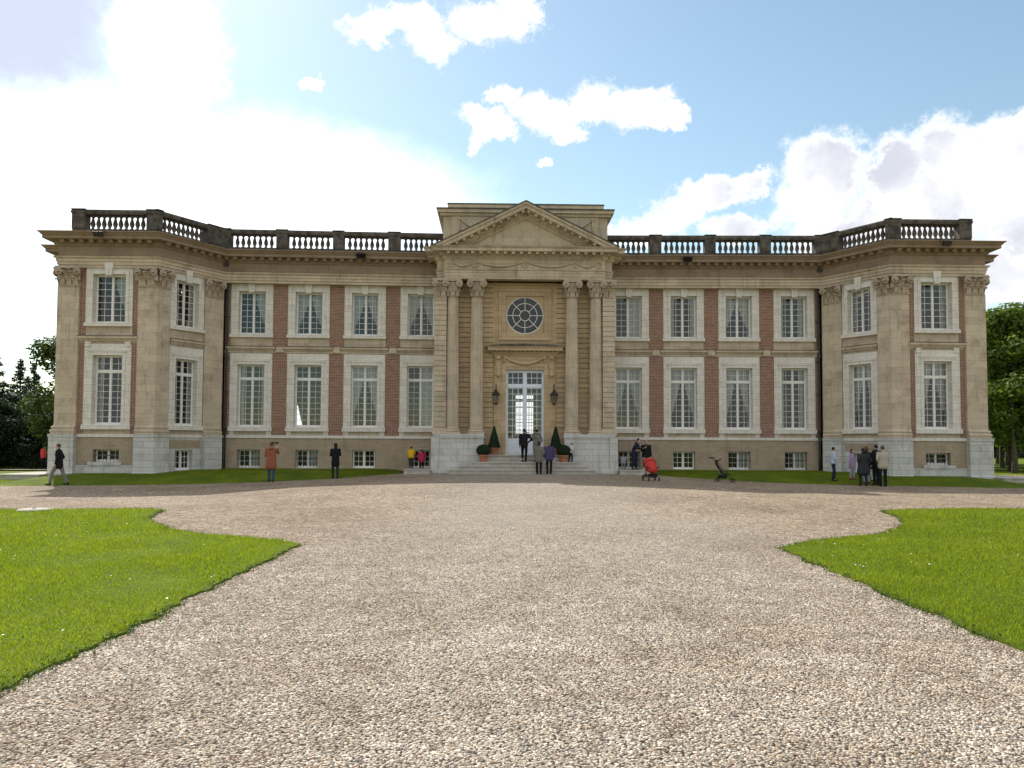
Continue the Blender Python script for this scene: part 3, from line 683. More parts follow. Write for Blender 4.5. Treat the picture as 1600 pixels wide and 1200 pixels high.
for fr, s in WING:
    L = fr.L
    holes = [(c - .6, c + .6, .17, 1.15) for c in CC]
    wall_part('basement_wall', fr, BBRICK, 0, L, -.35, 1.76, holes)
    uh = [(c - 1.1, c + 1.1, 2.12, 6.28) for c in WC] + [(c - 1.1, c + 1.1, 7.12, 9.97) for c in WC]
    wall_part('wall', fr, BUFF, 0, L, 1.76, 11.3, uh)
    boxes('plinth_band', fr, [(0, L, -.055, .1, 1.76, 1.905, LIME)])
    for a, b in [(.30, 1.4 - 1.1)] * 0 + [(2.50, 3.29), (5.49, 6.28), (8.48, 9.27), (0.02, .30)]:
        boxes('brick_panel', fr, [(a, b, -.022, .06, 1.906, 6.30, RBRICK), (a, b, -.022, .06, 6.66, 9.96, RBRICK)])
    mb = MB()
    for c in WC:
        a, b = fr.U(max(.0, c - 1.26), min(L, c + 1.26))
        mb.box(a, b, -.20, .05, 6.52, 6.62, BUFF); mb.frus(a + .06, b - .06, -.07, .05, 6.40, 6.52, 0, .08, BUFF)
        mb.box(a, b, -.215, .05, 6.62, 6.655, DARKST)
    a, b = fr.U(0, L); mb.box(a, b, -.05, .04, 6.30, 6.395, BUFF)
    mb.build('string_course', HOUSE, fr.M)
    for c in (2.90, 5.89, 8.88):
        mb = MB(); q = fr.u(c); mb.poly([(q - .24, 6.34), (q + .24, 6.34), (q + .17, 6.62), (q - .17, 6.62)], -.13, .05, BUFF); mb.build('bracket_stone', HOUSE, fr.M)
    for c in WC:
        for e in (-.97, .97): mb = MB(); q = fr.u(c + e); mb.box(q - .13, q + .13, -.05, .05, 1.906, 2.119, LIME); mb.build('sill_console', HOUSE, fr.M)
    for i, c in enumerate(WC): place_window(fr, c, 'up', curt_up[s][i]); place_window(fr, c, 'low', curt_low[s][i])
    for i, c in enumerate(CC): place_window(fr, c, 'cel', 'net' if i < 2 else None, GR2 if i != 2 else None)
for fr, s in PAVS:
    L = fr.L
    wall_part('basement_wall', fr, BBRICK, .0, L, .40, 1.75, [(1.70, 2.94, .55, 1.16)])
    wall_part('base_course', fr, PLINTH, .0, L, -.4, .40, [], -.06)
    wall_part('wall', fr, BUFF, 0, L, 1.75, 11.3, [(1.20, 3.44, 2.12, 6.28), (1.20, 3.44, 7.12, 9.97)])
    boxes('plinth_band', fr, [(.92, 3.74, -.055, .1, 1.75, 1.90, LIME)])
    boxes('base_sill', fr, [(1.5, 3.1, -.10, .1, .40, .545, PLINTH)])
    for a, b in ((.93, 1.20), (3.44, 3.72)): boxes('brick_panel', fr, [(a, b, -.02, .06, 1.91, 6.30, RBRICK), (a, b, -.02, .06, 6.66, 9.96, RBRICK)])
    mb = MB(); a, b = fr.U(.90, 3.75); mb.box(a, b, -.20, .05, 6.53, 6.63, BUFF); mb.frus(a + .06, b - .06, -.07, .05, 6.38, 6.53, 0, .08, BUFF); mb.box(a, b, -.215, .05, 6.63, 6.665, DARKST)
    for e in (-.95, .95): q = fr.u(2.32 + e); mb.box(q - .13, q + .13, -.12, .05, 6.14, 6.379, LIME)
    mb.build('string_course', HOUSE, fr.M)
    place_window(fr, 2.32, 'up_p', 'right' if s < 0 else 'side'); place_window(fr, 2.32, 'low_p', 'side' if s < 0 else 'tied'); place_window(fr, 2.32, 'cel_p', None, GR)
for fr, s in CANT:
    L = fr.L
    wall_part('basement_wall', fr, PLINTH, 0, L, -.4, 1.75, [(1.125, 2.075, .12, 1.13)])
    boxes('brick_patch', fr, [(.8, 2.5, -.015, .05, 1.20, 1.62, BBRICK)])
    wall_part('wall', fr, BUFF, 0, L, 1.75, 11.3, [(.67, 2.53, 2.12, 6.28), (.67, 2.53, 7.12, 9.97)])
    boxes('plinth_band', fr, [(.63, 2.56, -.055, .1, 1.75, 1.90, LIME)])
    mb = MB(); a, b = fr.U(.68, 2.54); mb.box(a, b, -.18, .05, 6.53, 6.63, BUFF); mb.frus(a + .05, b - .05, -.06, .05, 6.38, 6.53, 0, .07, BUFF); mb.box(a, b, -.195, .05, 6.63, 6.665, DARKST)
    mb.build('string_course', HOUSE, fr.M)
    place_window(fr, 1.60, 'up_c', 'side'); place_window(fr, 1.60, 'low_c', 'side' if s < 0 else 'tied'); place_window(fr, 1.60, 'cel_c', None)

# --- pilasters with carved capitals
def lerp(a, b, t): return (a[0] + (b[0] - a[0]) * t, a[1] + (b[1] - a[1]) * t)
def leaf(mb, x, y, z, w, h, out, m, dirv=(0, -1)):
    """an acanthus tongue: rises against the bell and curls outward"""
    rx = (-dirv[1], dirv[0]); vs = []; n = 6
    for i in range(n + 1):
        t = i / n; ww = w / 2 * (1 - .15 * t) * (1 if t < .8 else 1 - (t - .8) * 3); o = .05 + out * (t ** 2.0); zz = z + h * math.sin(min(t * 1.15, 1.15) * math.pi / 2.25) - (0 if t < .86 else (t - .86) * h * 1.3)
        for k, e in ((-1, 0), (-.45, .35), (0, .12), (.45, .35), (1, 0)):
            oo = o + .02 + e * .05; vs.append((x + rx[0] * ww * k + dirv[0] * oo, y + rx[1] * ww * k + dirv[1] * oo, zz))
    mb.add(vs, [(j * 5 + i, j * 5 + i + 1, (j + 1) * 5 + i + 1, (j + 1) * 5 + i) for j in range(n) for i in range(4)], m, False)
def volute(mb, x, y, z, r, m, th=.07, s=1, ax='y'):
    """a scroll lying in the wall plane: spiral tube with an eye"""
    pts = []
    for i in range(22):
        t = i / 21; a = t * 2.2 * 2 * math.pi; q = r * (1 - .72 * t); pts.append((x + s * q * math.cos(a + 1.2), y - .03 * t, z + q * math.sin(a + 1.2)))
    mb.tube(pts, [r * .26 * (1 - .4 * i / 21) for i in range(22)], m, 5); mb.ell((x, y - .03, z), (r * .26, th, r * .26), m, 6, 5)
    mb.ell((x, y + .03, z), (r * .9, .05, r * .9), m, 10, 5)
def cap_flat(fr, u0, u1, z0, z1, y, edge0=True, edge1=True):
    mb = MB(); a, b = fr.U(u0, u1); H = z1 - z0; m = CARVE; W = b - a
    mb.box(a - .03, b + .03, y - .05, .05, z0, z0 + .06, m)
    mb.frus(a + .02, b - .02, y - .0, .05, z0 + .06, z1 - .16, 0, .05, m)
    mb.box(a - .13, b + .13, y - .24, .05, z1 - .10, z1, m); mb.box(a - .07, b + .07, y - .14, .05, z1 - .16, z1 - .12, m)
    n = max(2, round(W / .34))
    for row, (zz, hh, oo, ph) in enumerate(((z0 + .06,  .40, .22, 0), (z0 + .30, .42, .28, .5))):
        for i in range(n + (1 if ph else 0)):
            x = a + W * (i + .5 - ph) / n; x = min(max(x, a + .04), b - .04); leaf(mb, x, y, zz, W / n * .82, hh, oo, m)
    for q, s_ in ((a + .05, 1), (b - .05, -1)): volute(mb, q, y - .20, z1 - .26, .18, m, s=s_)
    mb.tube([(a + .2, y - .1, z1 - .2), ((a + b) / 2, y - .06, z1 - .26), (b - .2, y - .1, z1 - .2)], .035, m, 5)
    mb.ell(((a + b) / 2, y - .15, z1 - .1), (.09, .06, .09), m, 7, 5)
    return mb
def cap_round(cx, cy, r, z0, z1, m=CARVE):
    mb = MB(); H = z1 - z0
    mb.lathe([(r + .03, 0), (r + .05, .03), (r + .02, .06), (r, .07), (r + .02, H * .45), (r + .09, H - .16)], m, (cx, cy, z0), 16)
    A = r + .17
    pts = [(cx - A, cy - A), (cx, cy - A + .07), (cx + A, cy - A), (cx + A - .07, cy), (cx + A, cy + A), (cx, cy + A - .07), (cx - A, cy + A), (cx - A + .07, cy)]
    vs = [(x, y, z1 - .12) for x, y in pts] + [(x, y, z1) for x, y in pts]
    mb.add(vs, [tuple(range(7, -1, -1)), tuple(range(8, 16))] + [(i, (i + 1) % 8, (i + 1) % 8 + 8, i + 8) for i in range(8)], m)
    for row, (zz, hh, oo, ph) in enumerate(((z0 + .06, .34, .15, 0), (z0 + .30, .36, .20, .5))):
        for i in range(8):
            an = 2 * math.pi * (i + ph) / 8; dv = (math.cos(an), math.sin(an)); leaf(mb, cx + dv[0] * r, cy + dv[1] * r, zz, .24, hh, oo, m, dv)
    for sx in (-1, 1):
        volute(mb, cx + sx * (r + .04), cy - r - .12, z1 - .25, .185, m, s=-sx)
        mb.ell((cx + sx * (r + .09), cy + r * .2, z1 - .25), (.09, .12, .14), m, 8, 6)
    mb.tube([(cx - r * .7, cy - r - .08, z1 - .2), (cx, cy - r - .03, z1 - .26), (cx + r * .7, cy - r - .08, z1 - .2)], .035, m, 5)
    mb.ell((cx, cy - r - .12, z1 - .09), (.08, .06, .08), m, 7, 5)
    return mb
PZ = (1.9, 2.32, 9.06, 10.0)
def baseprof(p): return [(-.3, 1.895), (p + .10, 1.895), (p + .10, 1.98), (p + .13, 2.0), (p + .13, 2.07), (p + .09, 2.10), (p + .06, 2.14), (p + .09, 2.20), (p + .08, 2.25), (p + .03, 2.28), (p, 2.33), (-.3, 2.33)]
def pilaster(path, caps, p=.13, foot=True):
    mb = MB(); sweep(mb, path, [(-.3, 2.33), (p, 2.33), (p, 9.05), (-.3, 9.05)], BUFF); o = mb.build('pilaster', HOUSE)
    mb = MB(); sweep(mb, path, baseprof(p), BUFF); mb.build('base', o)
    mb = MB(); sweep(mb, path, [(-.3, -.4), (p + .21, -.4), (p + .21, .0), (p + .15, .06), (p + .15, 1.72), (p + .18, 1.76), (p + .18, 1.893), (-.3, 1.893)], PLINTH); mb.build('pedestal', o)
    for fr, u0, u1 in caps: cap_flat(fr, u0, u1, 9.05, 10.0, -p).build('capital', o, fr.M)
def wpath(fr, pts):
    q = [tuple(fr.W(u, 0, 0))[:2] for u in pts]; return q
for i in (0, 1):
    fp, s = PAVS[i]; fc = CANT[i][0]; side = -1 if s < 0 else 1
    outer = (s * oX, .9); a = [outer, (s * oX, 0), tuple(fp.W(.90, 0, 0))[:2]]; a = a if s < 0 else a[::-1]
    pilaster(a, [(fp, -.02, .90)])
    # side capital facing outward
    fs_ = Frame((s * oX, .9), (s * oX, 0)) if s < 0 else Frame((s * oX, 0), (s * oX, .9))
    cap_flat(fs_, 0, .9, 9.05, 10.0, -.13).build('capital', HOUSE, fs_.M)
    a = [tuple(fp.W(3.74, 0, 0))[:2], tuple(fp.W(fp.L, 0, 0))[:2], tuple(fc.W(.62, 0, 0))[:2]]; a = a if s < 0 else a[::-1]
    pilaster(a, [(fp, 3.74, 4.58), (fc, .04, .62)])
    a = [tuple(fc.W(2.56, 0, 0))[:2], tuple(fc.W(3.60, 0, 0))[:2]]; a = a if s < 0 else a[::-1]
    pilaster(a, [(fc, 2.60, 3.52)])
    # rear side bay, seen only as cornice and corner
    mb = MB(); x = s * 24.0; xa, xb = sorted((s * 22.4, x)); mb.box(xa, xb, 2.62, 9.5, -.5, 11.3, BUFF); xa, xb = sorted((s * 22.25, s * 22.68)); mb.box(xa, xb, .02, 2.62, -.5, 11.3, BUFF); mb.box(xa, xb, 9.5, 13, -.5, 11.3, BUFF)
    mb.build('side_wall', HOUSE)

# --- entablature, roof, balustrade
def full_path(w0):   # left half, west side to the portico
    return [(-oX, 13.0), (-oX, 9.6), (-24.1, 9.6), (-24.1, 2.6), (-oX, 2.6), (-oX, 0), (-fX, 0), (-jX, jY), (-w0, wEY)]
LP = full_path(4.45); RP = [(-x, y) for x, y in LP[::-1]]
ARCH = [(-.25, 9.975), (.13, 9.975), (.13, 10.10), (.17, 10.11), (.17, 10.25), (.21, 10.26), (.21, 10.39), (.28, 10.43), (.30, 10.50), (-.25, 10.50)]
FRZ = [(-.25, 10.501), (.14, 10.501), (.14, 11.02), (-.25, 11.02)]
CORN = [(-.25, 11.021), (.20, 11.021), (.24, 11.09), (.27, 11.10), (.27, 11.265), (.62, 11.265), (.62, 11.275), (.64, 11.275), (.64, 11.42), (.68, 11.44), (.72, 11.50), (.80, 11.56), (.80, 11.60), (-.25, 11.66)]
BASEB = [(-.74, 11.60), (-.20, 11.60), (-.20, 11.70), (-.26, 11.72), (-.26, 11.98), (-.70, 11.98), (-.74, 11.98)]
RAIL = [(-.76, 12.71), (-.24, 12.71), (-.22, 12.76), (-.20, 12.80), (-.20, 12.88), (-.24, 12.945), (-.72, 12.945), (-.76, 12.88)]
def modillions(mb, path, m):
    for p, q in zip(path, path[1:]):
        p = Vector(p); q = Vector(q); L = (q - p).length; dd = (q - p).normalized(); nn = Vector((dd.y, -dd.x)); k = int(L / .47)
        if k < 1: continue
        for i in range(k + 1):
            c = p + dd * (L * (i + .5) / (k + 1)); vs = []
            for z in (11.12, 11.262):
                for a, b in ((-.10, .20), (.10, .20), (.10, .56), (-.10, .56)):
                    b2 = b - (.10 if z < 11.2 and b > .3 else 0); r = c + dd * a + nn * b2; vs.append((r.x, r.y, z))
            mb.add(vs, [(0, 3, 2, 1), (4, 5, 6, 7), (0, 1, 5, 4), (1, 2, 6, 5), (2, 3, 7, 6), (3, 0, 4, 7)], m)
for path in (LP, RP):
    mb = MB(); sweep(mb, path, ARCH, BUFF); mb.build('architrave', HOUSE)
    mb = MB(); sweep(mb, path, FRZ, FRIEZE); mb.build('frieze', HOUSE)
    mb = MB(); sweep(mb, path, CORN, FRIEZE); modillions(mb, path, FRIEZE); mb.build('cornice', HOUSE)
mb = MB()
pts = [(-22.3, 12.9), (-22.3, .3), (-18.2, .3), (-16.2, 3.5), (16.2, 3.5), (18.2, .3), (22.3, .3), (22.3, 12.9)]
vs = [(x, y, 11.45) for x, y in pts] + [(x, y, 11.6) for x, y in pts]
mb.add(vs, [tuple(range(7, -1, -1)), tuple(range(8, 16))] + [(i, (i + 1) % 8, (i + 1) % 8 + 8, i + 8) for i in range(8)], ZINC)
mb.build('roof', HOUSE)
BP = [(.075, 0), (.095, .0), (.095, .05), (.06, .07), (.05, .10), (.075, .16), (.105, .24), (.10, .31), (.07, .42), (.047, .50), (.05, .54), (.075, .56), (.085, .60), (.085, .65)]
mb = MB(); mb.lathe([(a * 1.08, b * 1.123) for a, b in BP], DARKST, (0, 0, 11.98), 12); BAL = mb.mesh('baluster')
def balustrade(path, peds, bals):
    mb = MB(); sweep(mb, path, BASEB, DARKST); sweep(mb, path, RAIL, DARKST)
    for fr, u0, u1 in peds:
        a, b = fr.U(u0, u1); q = MB(); q.box(a, b, .22, .75, 11.981, 12.709, DARKST); q.box(a - .03, b + .03, .17, .79, 12.946, 12.98, DARKST); q.box(a + .07, b - .07, .20, .3, 12.05, 12.56, DARKST)
        vv = [tuple(fr.M @ Vector(p)) for p in q.v]; mb.add(vv, q.f, DARKST)
    o = mb.build('balustrade', HOUSE)
    for fr, u0, u1, n in bals:
        for i in range(n): u = u0 + (u1 - u0) * (i + 1) / (n + 1); link('baluster', BAL, o, fr.M @ Matrix.Translation((fr.u(u), .48, 0)))
for i in (0, 1):
    fp, s = PAVS[i]; fc = CANT[i][0]; fw = WING[i][0]; o_ = 1 if s < 0 else -1
    rev = (lambda p: p) if s < 0 else (lambda p: p[::-1])
    jw = tuple(fw.W(0, -SB, 0))[:2]
    fw2 = Frame((-jX, jY), (-wEnd, wEY)) if s < 0 else Frame((wEnd, wEY), (jX, jY), True)
    balustrade(rev([(s * oX, .74), (s * oX, 0), (s * fX, 0), (s * jX, jY), (s * 4.45, wEY)]), [(fp, .25, .88), (fp, 3.88, 4.42), (fc, .02, .34), (fc, 2.88, 3.90), (fw2, -.45, .20), (fw2, 2.61, 3.20), (fw2, 5.62, 6.19), (fw2, 8.58, 9.22)],
               [(fp, .88, 3.88, 10), (fc, .34, 2.88, 9), (fw2, .20, 2.61, 7), (fw2, 3.20, 5.62, 7), (fw2, 6.19, 8.58, 7), (fw2, 9.22, 11.5, 7)])
# downpipes
for fr, s in WING:
    mb = MB(); q = fr.u(.13)
    mb.tube([(q, -.45, 11.0), (q, -.32, 10.75), (q - .0, -.15, 10.4), (q, -.12, 10.1), (q, -.12, 1.0), (q, -.12, .1)], .05, LEAD, 8); mb.box(q - .13, q + .13, -.52, -.2, 10.85, 11.15, LEAD)
    for z in (2.2, 4.2, 6.0, 8.2): mb.box(q - .09, q + .09, -.2, -.02, z, z + .05, LEAD)
    mb.build('downpipe', HOUSE, fr.M)
# grille vents near the left wing
fw = WING[0][0]; boxes('vent', fw, [(2.53, 2.68, -.03, .02, 1.46, 1.56, IRON), (2.74, 2.89, -.03, .02, 1.46, 1.56, IRON)])

# --- interior: floors, rear wall with the openings daylight comes through
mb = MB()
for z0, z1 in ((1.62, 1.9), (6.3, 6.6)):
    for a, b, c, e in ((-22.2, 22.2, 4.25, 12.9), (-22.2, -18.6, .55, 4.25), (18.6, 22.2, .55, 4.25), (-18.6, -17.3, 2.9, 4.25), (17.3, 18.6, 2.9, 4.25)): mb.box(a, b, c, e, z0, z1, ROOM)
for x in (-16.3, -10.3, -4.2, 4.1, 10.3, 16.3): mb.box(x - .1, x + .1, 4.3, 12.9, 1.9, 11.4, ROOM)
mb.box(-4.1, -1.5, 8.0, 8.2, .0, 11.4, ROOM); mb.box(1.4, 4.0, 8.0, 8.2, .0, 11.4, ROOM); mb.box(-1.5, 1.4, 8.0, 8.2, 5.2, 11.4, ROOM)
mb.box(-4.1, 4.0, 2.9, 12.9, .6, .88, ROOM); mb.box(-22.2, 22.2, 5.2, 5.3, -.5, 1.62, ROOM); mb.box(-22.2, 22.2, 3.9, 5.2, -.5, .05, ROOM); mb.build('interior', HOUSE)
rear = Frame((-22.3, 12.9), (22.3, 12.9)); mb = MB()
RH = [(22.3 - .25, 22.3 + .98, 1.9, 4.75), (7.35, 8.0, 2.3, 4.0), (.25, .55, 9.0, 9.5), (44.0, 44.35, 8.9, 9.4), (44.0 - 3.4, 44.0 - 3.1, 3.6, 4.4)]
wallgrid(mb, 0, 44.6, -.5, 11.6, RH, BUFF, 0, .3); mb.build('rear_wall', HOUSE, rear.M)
for pts in ([(-15.05, 4.1), (-14.66, 4.1), (-14.90, 2.9), (-15.05, 2.6)], [(-14.62, 4.1), (-14.2, 4.1), (-14.2, 2.5), (-14.36, 2.9)]):
    mb = MB(); mb.poly(pts, 12.80, 12.86, CURTW); mb.build('rear_curtain', HOUSE)
mb = MB()
for x in (-.23, .04, .34, .64, .94): mb.box(x, x + .04, 13.0, 13.04, .9, 4.9, PAINT)
mb.box(.31, .43, 12.98, 13.06, .9, 4.9, PAINT)
for z in (1.9, 2.4, 2.9, 3.4, 3.9, 4.35): mb.box(-.24, .98, 13.0, 13.04, z, z + .045, PAINT)
mb.box(-.24, .98, 12.98, 13.05, 1.91, 2.2, PAINT); mb.box(-.24, .98, 12.97, 13.06, 4.3, 4.5, PAINT); mb.build('garden_door', HOUSE)

# --- the portico
CXC = -.06
FC = Frame((-4.6, 2.5), (4.6, 2.5)); X0 = 4.6
mb = MB()
D = (-1.05, .97); RW = (-1.06, .96, 7.28, 9.30)
wallgrid(mb, 4.6 - 4.6, 9.2, .0, 10.0, [(D[0] + X0, D[1] + X0, .88, 5.40), (RW[0] + X0, RW[1] + X0, RW[2], RW[3])], BUFF2, 0, .5)
mb.build('portico_wall', HOUSE, FC.M)
# rusticated courses between the columns
H = .262
for a, b in [(-4.25, -1.73), (1.60, 4.12)]:
    mb = MB(); z = 2.34
    while z < 9.9: mb.box(a, b, 2.425, 2.6, z + .036, min(z + H, 9.96), BUFF2); z += H
    mb.build('rusticated_courses', HOUSE)
for s, a, b in ((-1, -4.74, -4.13), (1, 3.95, 4.58)):
    mb = MB(); z = 2.34
    mb.box(a + .02, b - .02, 1.80, 3.9, 2.0, 10.0, PORT)
    while z < 9.0: mb.box(a, b, 1.75, 3.9, z + .034, min(z + H, 9.05), PORT); z += H
    o = mb.build('corner_pier', HOUSE)
    fq = Frame((a, 1.76), (b, 1.76)); cap_flat(fq, .02, .57, 9.05, 10.0, 0).build('capital', o, fq.M)
    mb = MB(); mb.frus(a, b, 1.74, 3.9, 2.0, 2.3, .1, .02, PORT); mb.build('base', o)
# podium blocks
for a, b in ((-4.72, -2.18), (1.95, 4.55)):
    mb = MB(); mb.box(a, b, 1.50, 3.85, -.3, 1.80, PLINTH); mb.box(a - .05, b + .05, 1.45, 3.85, 1.80, 1.90, PLINTH); mb.box(a - .02, b + .02, 1.48, 3.85, 1.90, 2.02, PLINTH)
    mb.box(a - .06, b + .06, 1.42, 3.85, -.3, .24, PLINTH)
    e = .25; oa, ob = (a - .12, a + .28) if a < 0 else (b - .28, b + .12); mb.box(oa, ob, 1.44, 3.9, -.3, 1.79, PLINTH)
    mb.build('podium', HOUSE)
# columns
def column(cx):
    mb = MB(); prof = [(.335, 0), (.335, 1.9), (.325, 3.5), (.305, 5.2), (.285, 6.73)]
    mb.lathe(prof, PORT, (cx, 2.02, 2.33), 40, smooth=False, flute=.07); o = mb.build('column', HOUSE)
    mb = MB(); mb.box(cx - .44, cx + .44, 1.58, 2.46, 2.0, 2.10, PORT); mb.lathe([(.43, 0), (.45, .05), (.42, .10), (.37, .12), (.37, .15), (.40, .18), (.39, .21), (.345, .24)], PORT, (cx, 2.02, 2.10), 24); mb.build('base', o)
    cap_round(cx, 2.02, .285, 9.06, 10.0).build('capital', o)
for cx in (-3.82, -2.57, 2.37, 3.63): column(cx)
# portico entablature: front break and its returns
pth = [(-4.62, 3.6), (-4.62, 1.92), (-4.22, 1.92), (-4.22, 1.62), (4.02, 1.62), (4.02, 1.92), (4.42, 1.92), (4.42, 3.6)]
AR = [(-.5, 10.0), (.02, 10.0), (.02, 10.15), (.045, 10.15), (.045, 10.32), (.07, 10.32), (.07, 10.42), (.12, 10.45), (.13, 10.49), (-.5, 10.49)]
mb = MB(); sweep(mb, pth, AR, BUFF); mb.build('architrave', HOUSE)
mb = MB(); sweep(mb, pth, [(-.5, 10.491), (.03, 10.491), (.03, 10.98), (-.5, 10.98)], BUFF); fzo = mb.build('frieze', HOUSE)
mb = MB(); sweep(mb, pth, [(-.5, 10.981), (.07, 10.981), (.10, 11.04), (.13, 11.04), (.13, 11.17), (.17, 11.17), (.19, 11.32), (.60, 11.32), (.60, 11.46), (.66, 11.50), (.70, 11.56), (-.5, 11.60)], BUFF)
def dent(p, q, sp, o0, o1, wd, z0, z1):
    p = Vector(p); q = Vector(q); L = (q - p).length; dd = (q - p).normalized(); nn = Vector((dd.y, -dd.x)); k = int(L / sp)
    for i in range(k):
        c = p + dd * (L * (i + .5) / k); r = [c + dd * a + nn * b for a, b in ((-wd / 2, o0), (wd / 2, o0), (wd / 2, o1), (-wd / 2, o1))]
        vs = [(t.x, t.y, z0) for t in r] + [(t.x, t.y, z1) for t in r]
        mb.add(vs, [(0, 3, 2, 1), (4, 5, 6, 7), (0, 1, 5, 4), (1, 2, 6, 5), (2, 3, 7, 6), (3, 0, 4, 7)], BUFF)
for p, q in zip(pth, pth[1:]):
    if (Vector(q) - Vector(p)).length > .35:
        dent(p, q, .115, .10, .185, .07, 11.05, 11.165); dent(p, q, .40, .17, .54, .16, 11.20, 11.318)
mb.build('cornice', HOUSE)
# garlands on the frieze
def swag(mb, x0, x1, y, z, sag, r, m, n=16):
    pts = [(x0 + (x1 - x0) * i / n, y - .02 - .02 * math.sin(math.pi * i / n), z - sag * (1 - (2 * i / n - 1) ** 2)) for i in range(n + 1)]
    mb.tube(pts, [r * (.6 + .7 * math.sin(math.pi * i / n)) * (1 + .25 * (i % 2)) for i in range(n + 1)], m, 6)
def ringlet(mb, x, y, z, r, m):
    mb.tube([(x + r * math.cos(a * math.pi / 6), y, z + r * math.sin(a * math.pi / 6)) for a in range(13)], r * .28, m, 5)
mb = MB(); yF = 1.575
for x in (-3.9, -2.7, -.1, 2.5, 3.7): ringlet(mb, x, yF, 10.75, .15, BUFF); mb.ell((x, yF + .01, 10.75), (.07, .03, .07), BUFF, 7, 5)
for a, b in ((-3.78, -2.82), (-2.58, -.25), (.05, 2.37), (2.62, 3.58)): swag(mb, a, b, yF, 10.86, .20, .055, BUFF)
mb.build('garland', fzo)
# pediment
AX, HW, ZB, ZA = -.08, 4.78, 11.55, 13.90
def chev(t, dn=0, hw=HW):
    """outer edge at depth t under the raking line"""
    sl = math.atan2(ZA - ZB, HW); v = t / math.cos(sl); return sl, v
def chevron(mb, t0, t1, y0, y1, m):
    sl, a = chev(t0); _, b = chev(t1); hx = HW
    def xo(v): return HW - (v) / math.tan(sl) if v > 0 else HW
    # polygon clipped at ZB
    A0, A1 = ZA - a, ZA - b; x0 = (A0 - ZB) / math.tan(sl); x1 = (A1 - ZB) / math.tan(sl)
    for s in (-1, 1): mb.poly([(AX, A1), (AX + s * x1, ZB), (AX + s * x0, ZB), (AX, A0)], y0, y1, m)
mb = MB()
chevron(mb, -.0, .05, .86, 3.4, DARKST); chevron(mb, .051, .16, .90, 3.4, BUFF); chevron(mb, .161, .34, .98, 3.4, BUFF); chevron(mb, .341, .50, 1.38, 3.4, BUFF); chevron(mb, .501, .62, 1.44, 3.4, BUFF); chevron(mb, .621, .70, 1.50, 3.4, BUFF)
sl, _ = chev(0)
for s in (-1, 1):
    for off, sp, t0, t1, y0, y1, wd in ((0, .43, .345, .46, 1.06, 1.40, .15), (0, .13, .51, .61, 1.38, 1.46, .07)):
        Ls = HW / math.cos(sl) - .95; k = int(Ls / sp)
        for i in range(k):
            d_ = .15 + (Ls - .2) * (i + .5) / k
            def P(dd, t): return (AX + s * (dd * math.cos(sl) - t * math.sin(sl) * 1), ZA - dd * math.sin(sl) - t * math.cos(sl))
            q = [P(d_ - wd / 2, t0), P(d_ + wd / 2, t0), P(d_ + wd / 2, t1), P(d_ - wd / 2, t1)]
            if q[2][1] < ZB + .06: continue
            mb.poly(q, y0, y1, BUFF)
pedo = mb.build('pediment', HOUSE)
mb = MB(); v = .66 / math.cos(sl); mb.poly([(AX, ZA - v), (AX - (ZA - v - ZB) / math.tan(sl), ZB), (AX + (ZA - v - ZB) / math.tan(sl), ZB)], 1.62, 3.3, PORT); mb.build('tympanum', pedo)
# attic block behind the pediment
mb = MB(); mb.box(-4.42, 4.36, 2.85, 9.2, 11.2, 13.62, PORT); mb.box(-4.50, 4.44, 2.77, 9.3, 11.6, 11.95, PORT)
mb.box(-3.95, 3.9, 2.76, 3.0, 11.95, 13.62, PORT)
mb.box(-4.42 - .16, 4.36 + .16, 2.66, 9.35, 13.62, 13.76, PORT); mb.box(-4.42 - .30, 4.36 + .30, 2.52, 9.5, 13.76, 13.93, PORT); mb.box(-4.42 - .34, 4.36 + .34, 2.46, 9.5, 13.93, 13.985, DARKST)
mb.box(-4.15, 4.1, 2.44, 9.2, 13.985, 14.16, PORT); mb.box(-4.18, 4.13, 2.40, 9.2, 14.16, 14.21, DARKST)
at = mb.build('attic', HOUSE)
mb = MB()
for s in (-1, 1):
    x = s * 3.55; mb.tube([(x, 2.72, 13.45), (x, 2.72, 12.7)], .06, PORT, 6); mb.ell((x, 2.70, 13.45), (.1, .07, .1), PORT); mb.ell((x, 2.70, 12.65), (.07, .06, .1), PORT)
    swag(mb, x - s * .1, x - s * 1.6, 2.72, 13.42, .38, .05, PORT); swag(mb, x - s * 1.6, x - s * 3.2, 2.72, 13.42, .38, .05, PORT)
mb.build('garland', at)
# round window
cx, cz, rr = -.05, 8.29, .99; n = 48; mb = MB(); vs = []
hw, hh = (RW[1] - RW[0]) / 2, (RW[3] - RW[2]) / 2
for i in range(n):
    a = 2 * math.pi * i / n; c, s_ = math.cos(a), math.sin(a); k = 1 / max(abs(c) / hw, abs(s_) / hh)
    vs += [(cx + rr * c, 2.60, cz + rr * s_), (cx + c * max(k, rr + .005), 2.60, cz + s_ * max(k, rr + .005)), (cx + rr * c, 2.72, cz + rr * s_)]
mb.add(vs, [(3 * i, 3 * i + 1, 3 * ((i + 1) % n) + 1, 3 * ((i + 1) % n)) for i in range(n)] + [(3 * i, 3 * ((i + 1) % n), 3 * ((i + 1) % n) + 2, 3 * i + 2) for i in range(n)], BUFF2)
mb.build('spandrel_panel', HOUSE)
mb = MB()
def ring(mb, r, th, y0, y1, m, n=48):
    vs = []
    for i in range(n):
        a = 2 * math.pi * i / n
        for q, y in ((r, y0), (r + th, y0), (r + th, y1), (r, y1)): vs.append((cx + q * math.cos(a), y, cz + q * math.sin(a)))
    mb.add(vs, [(4 * i + k, 4 * i + (k + 1) % 4, 4 * ((i + 1) % n) + (k + 1) % 4, 4 * ((i + 1) % n) + k) for i in range(n) for k in range(4)], m)
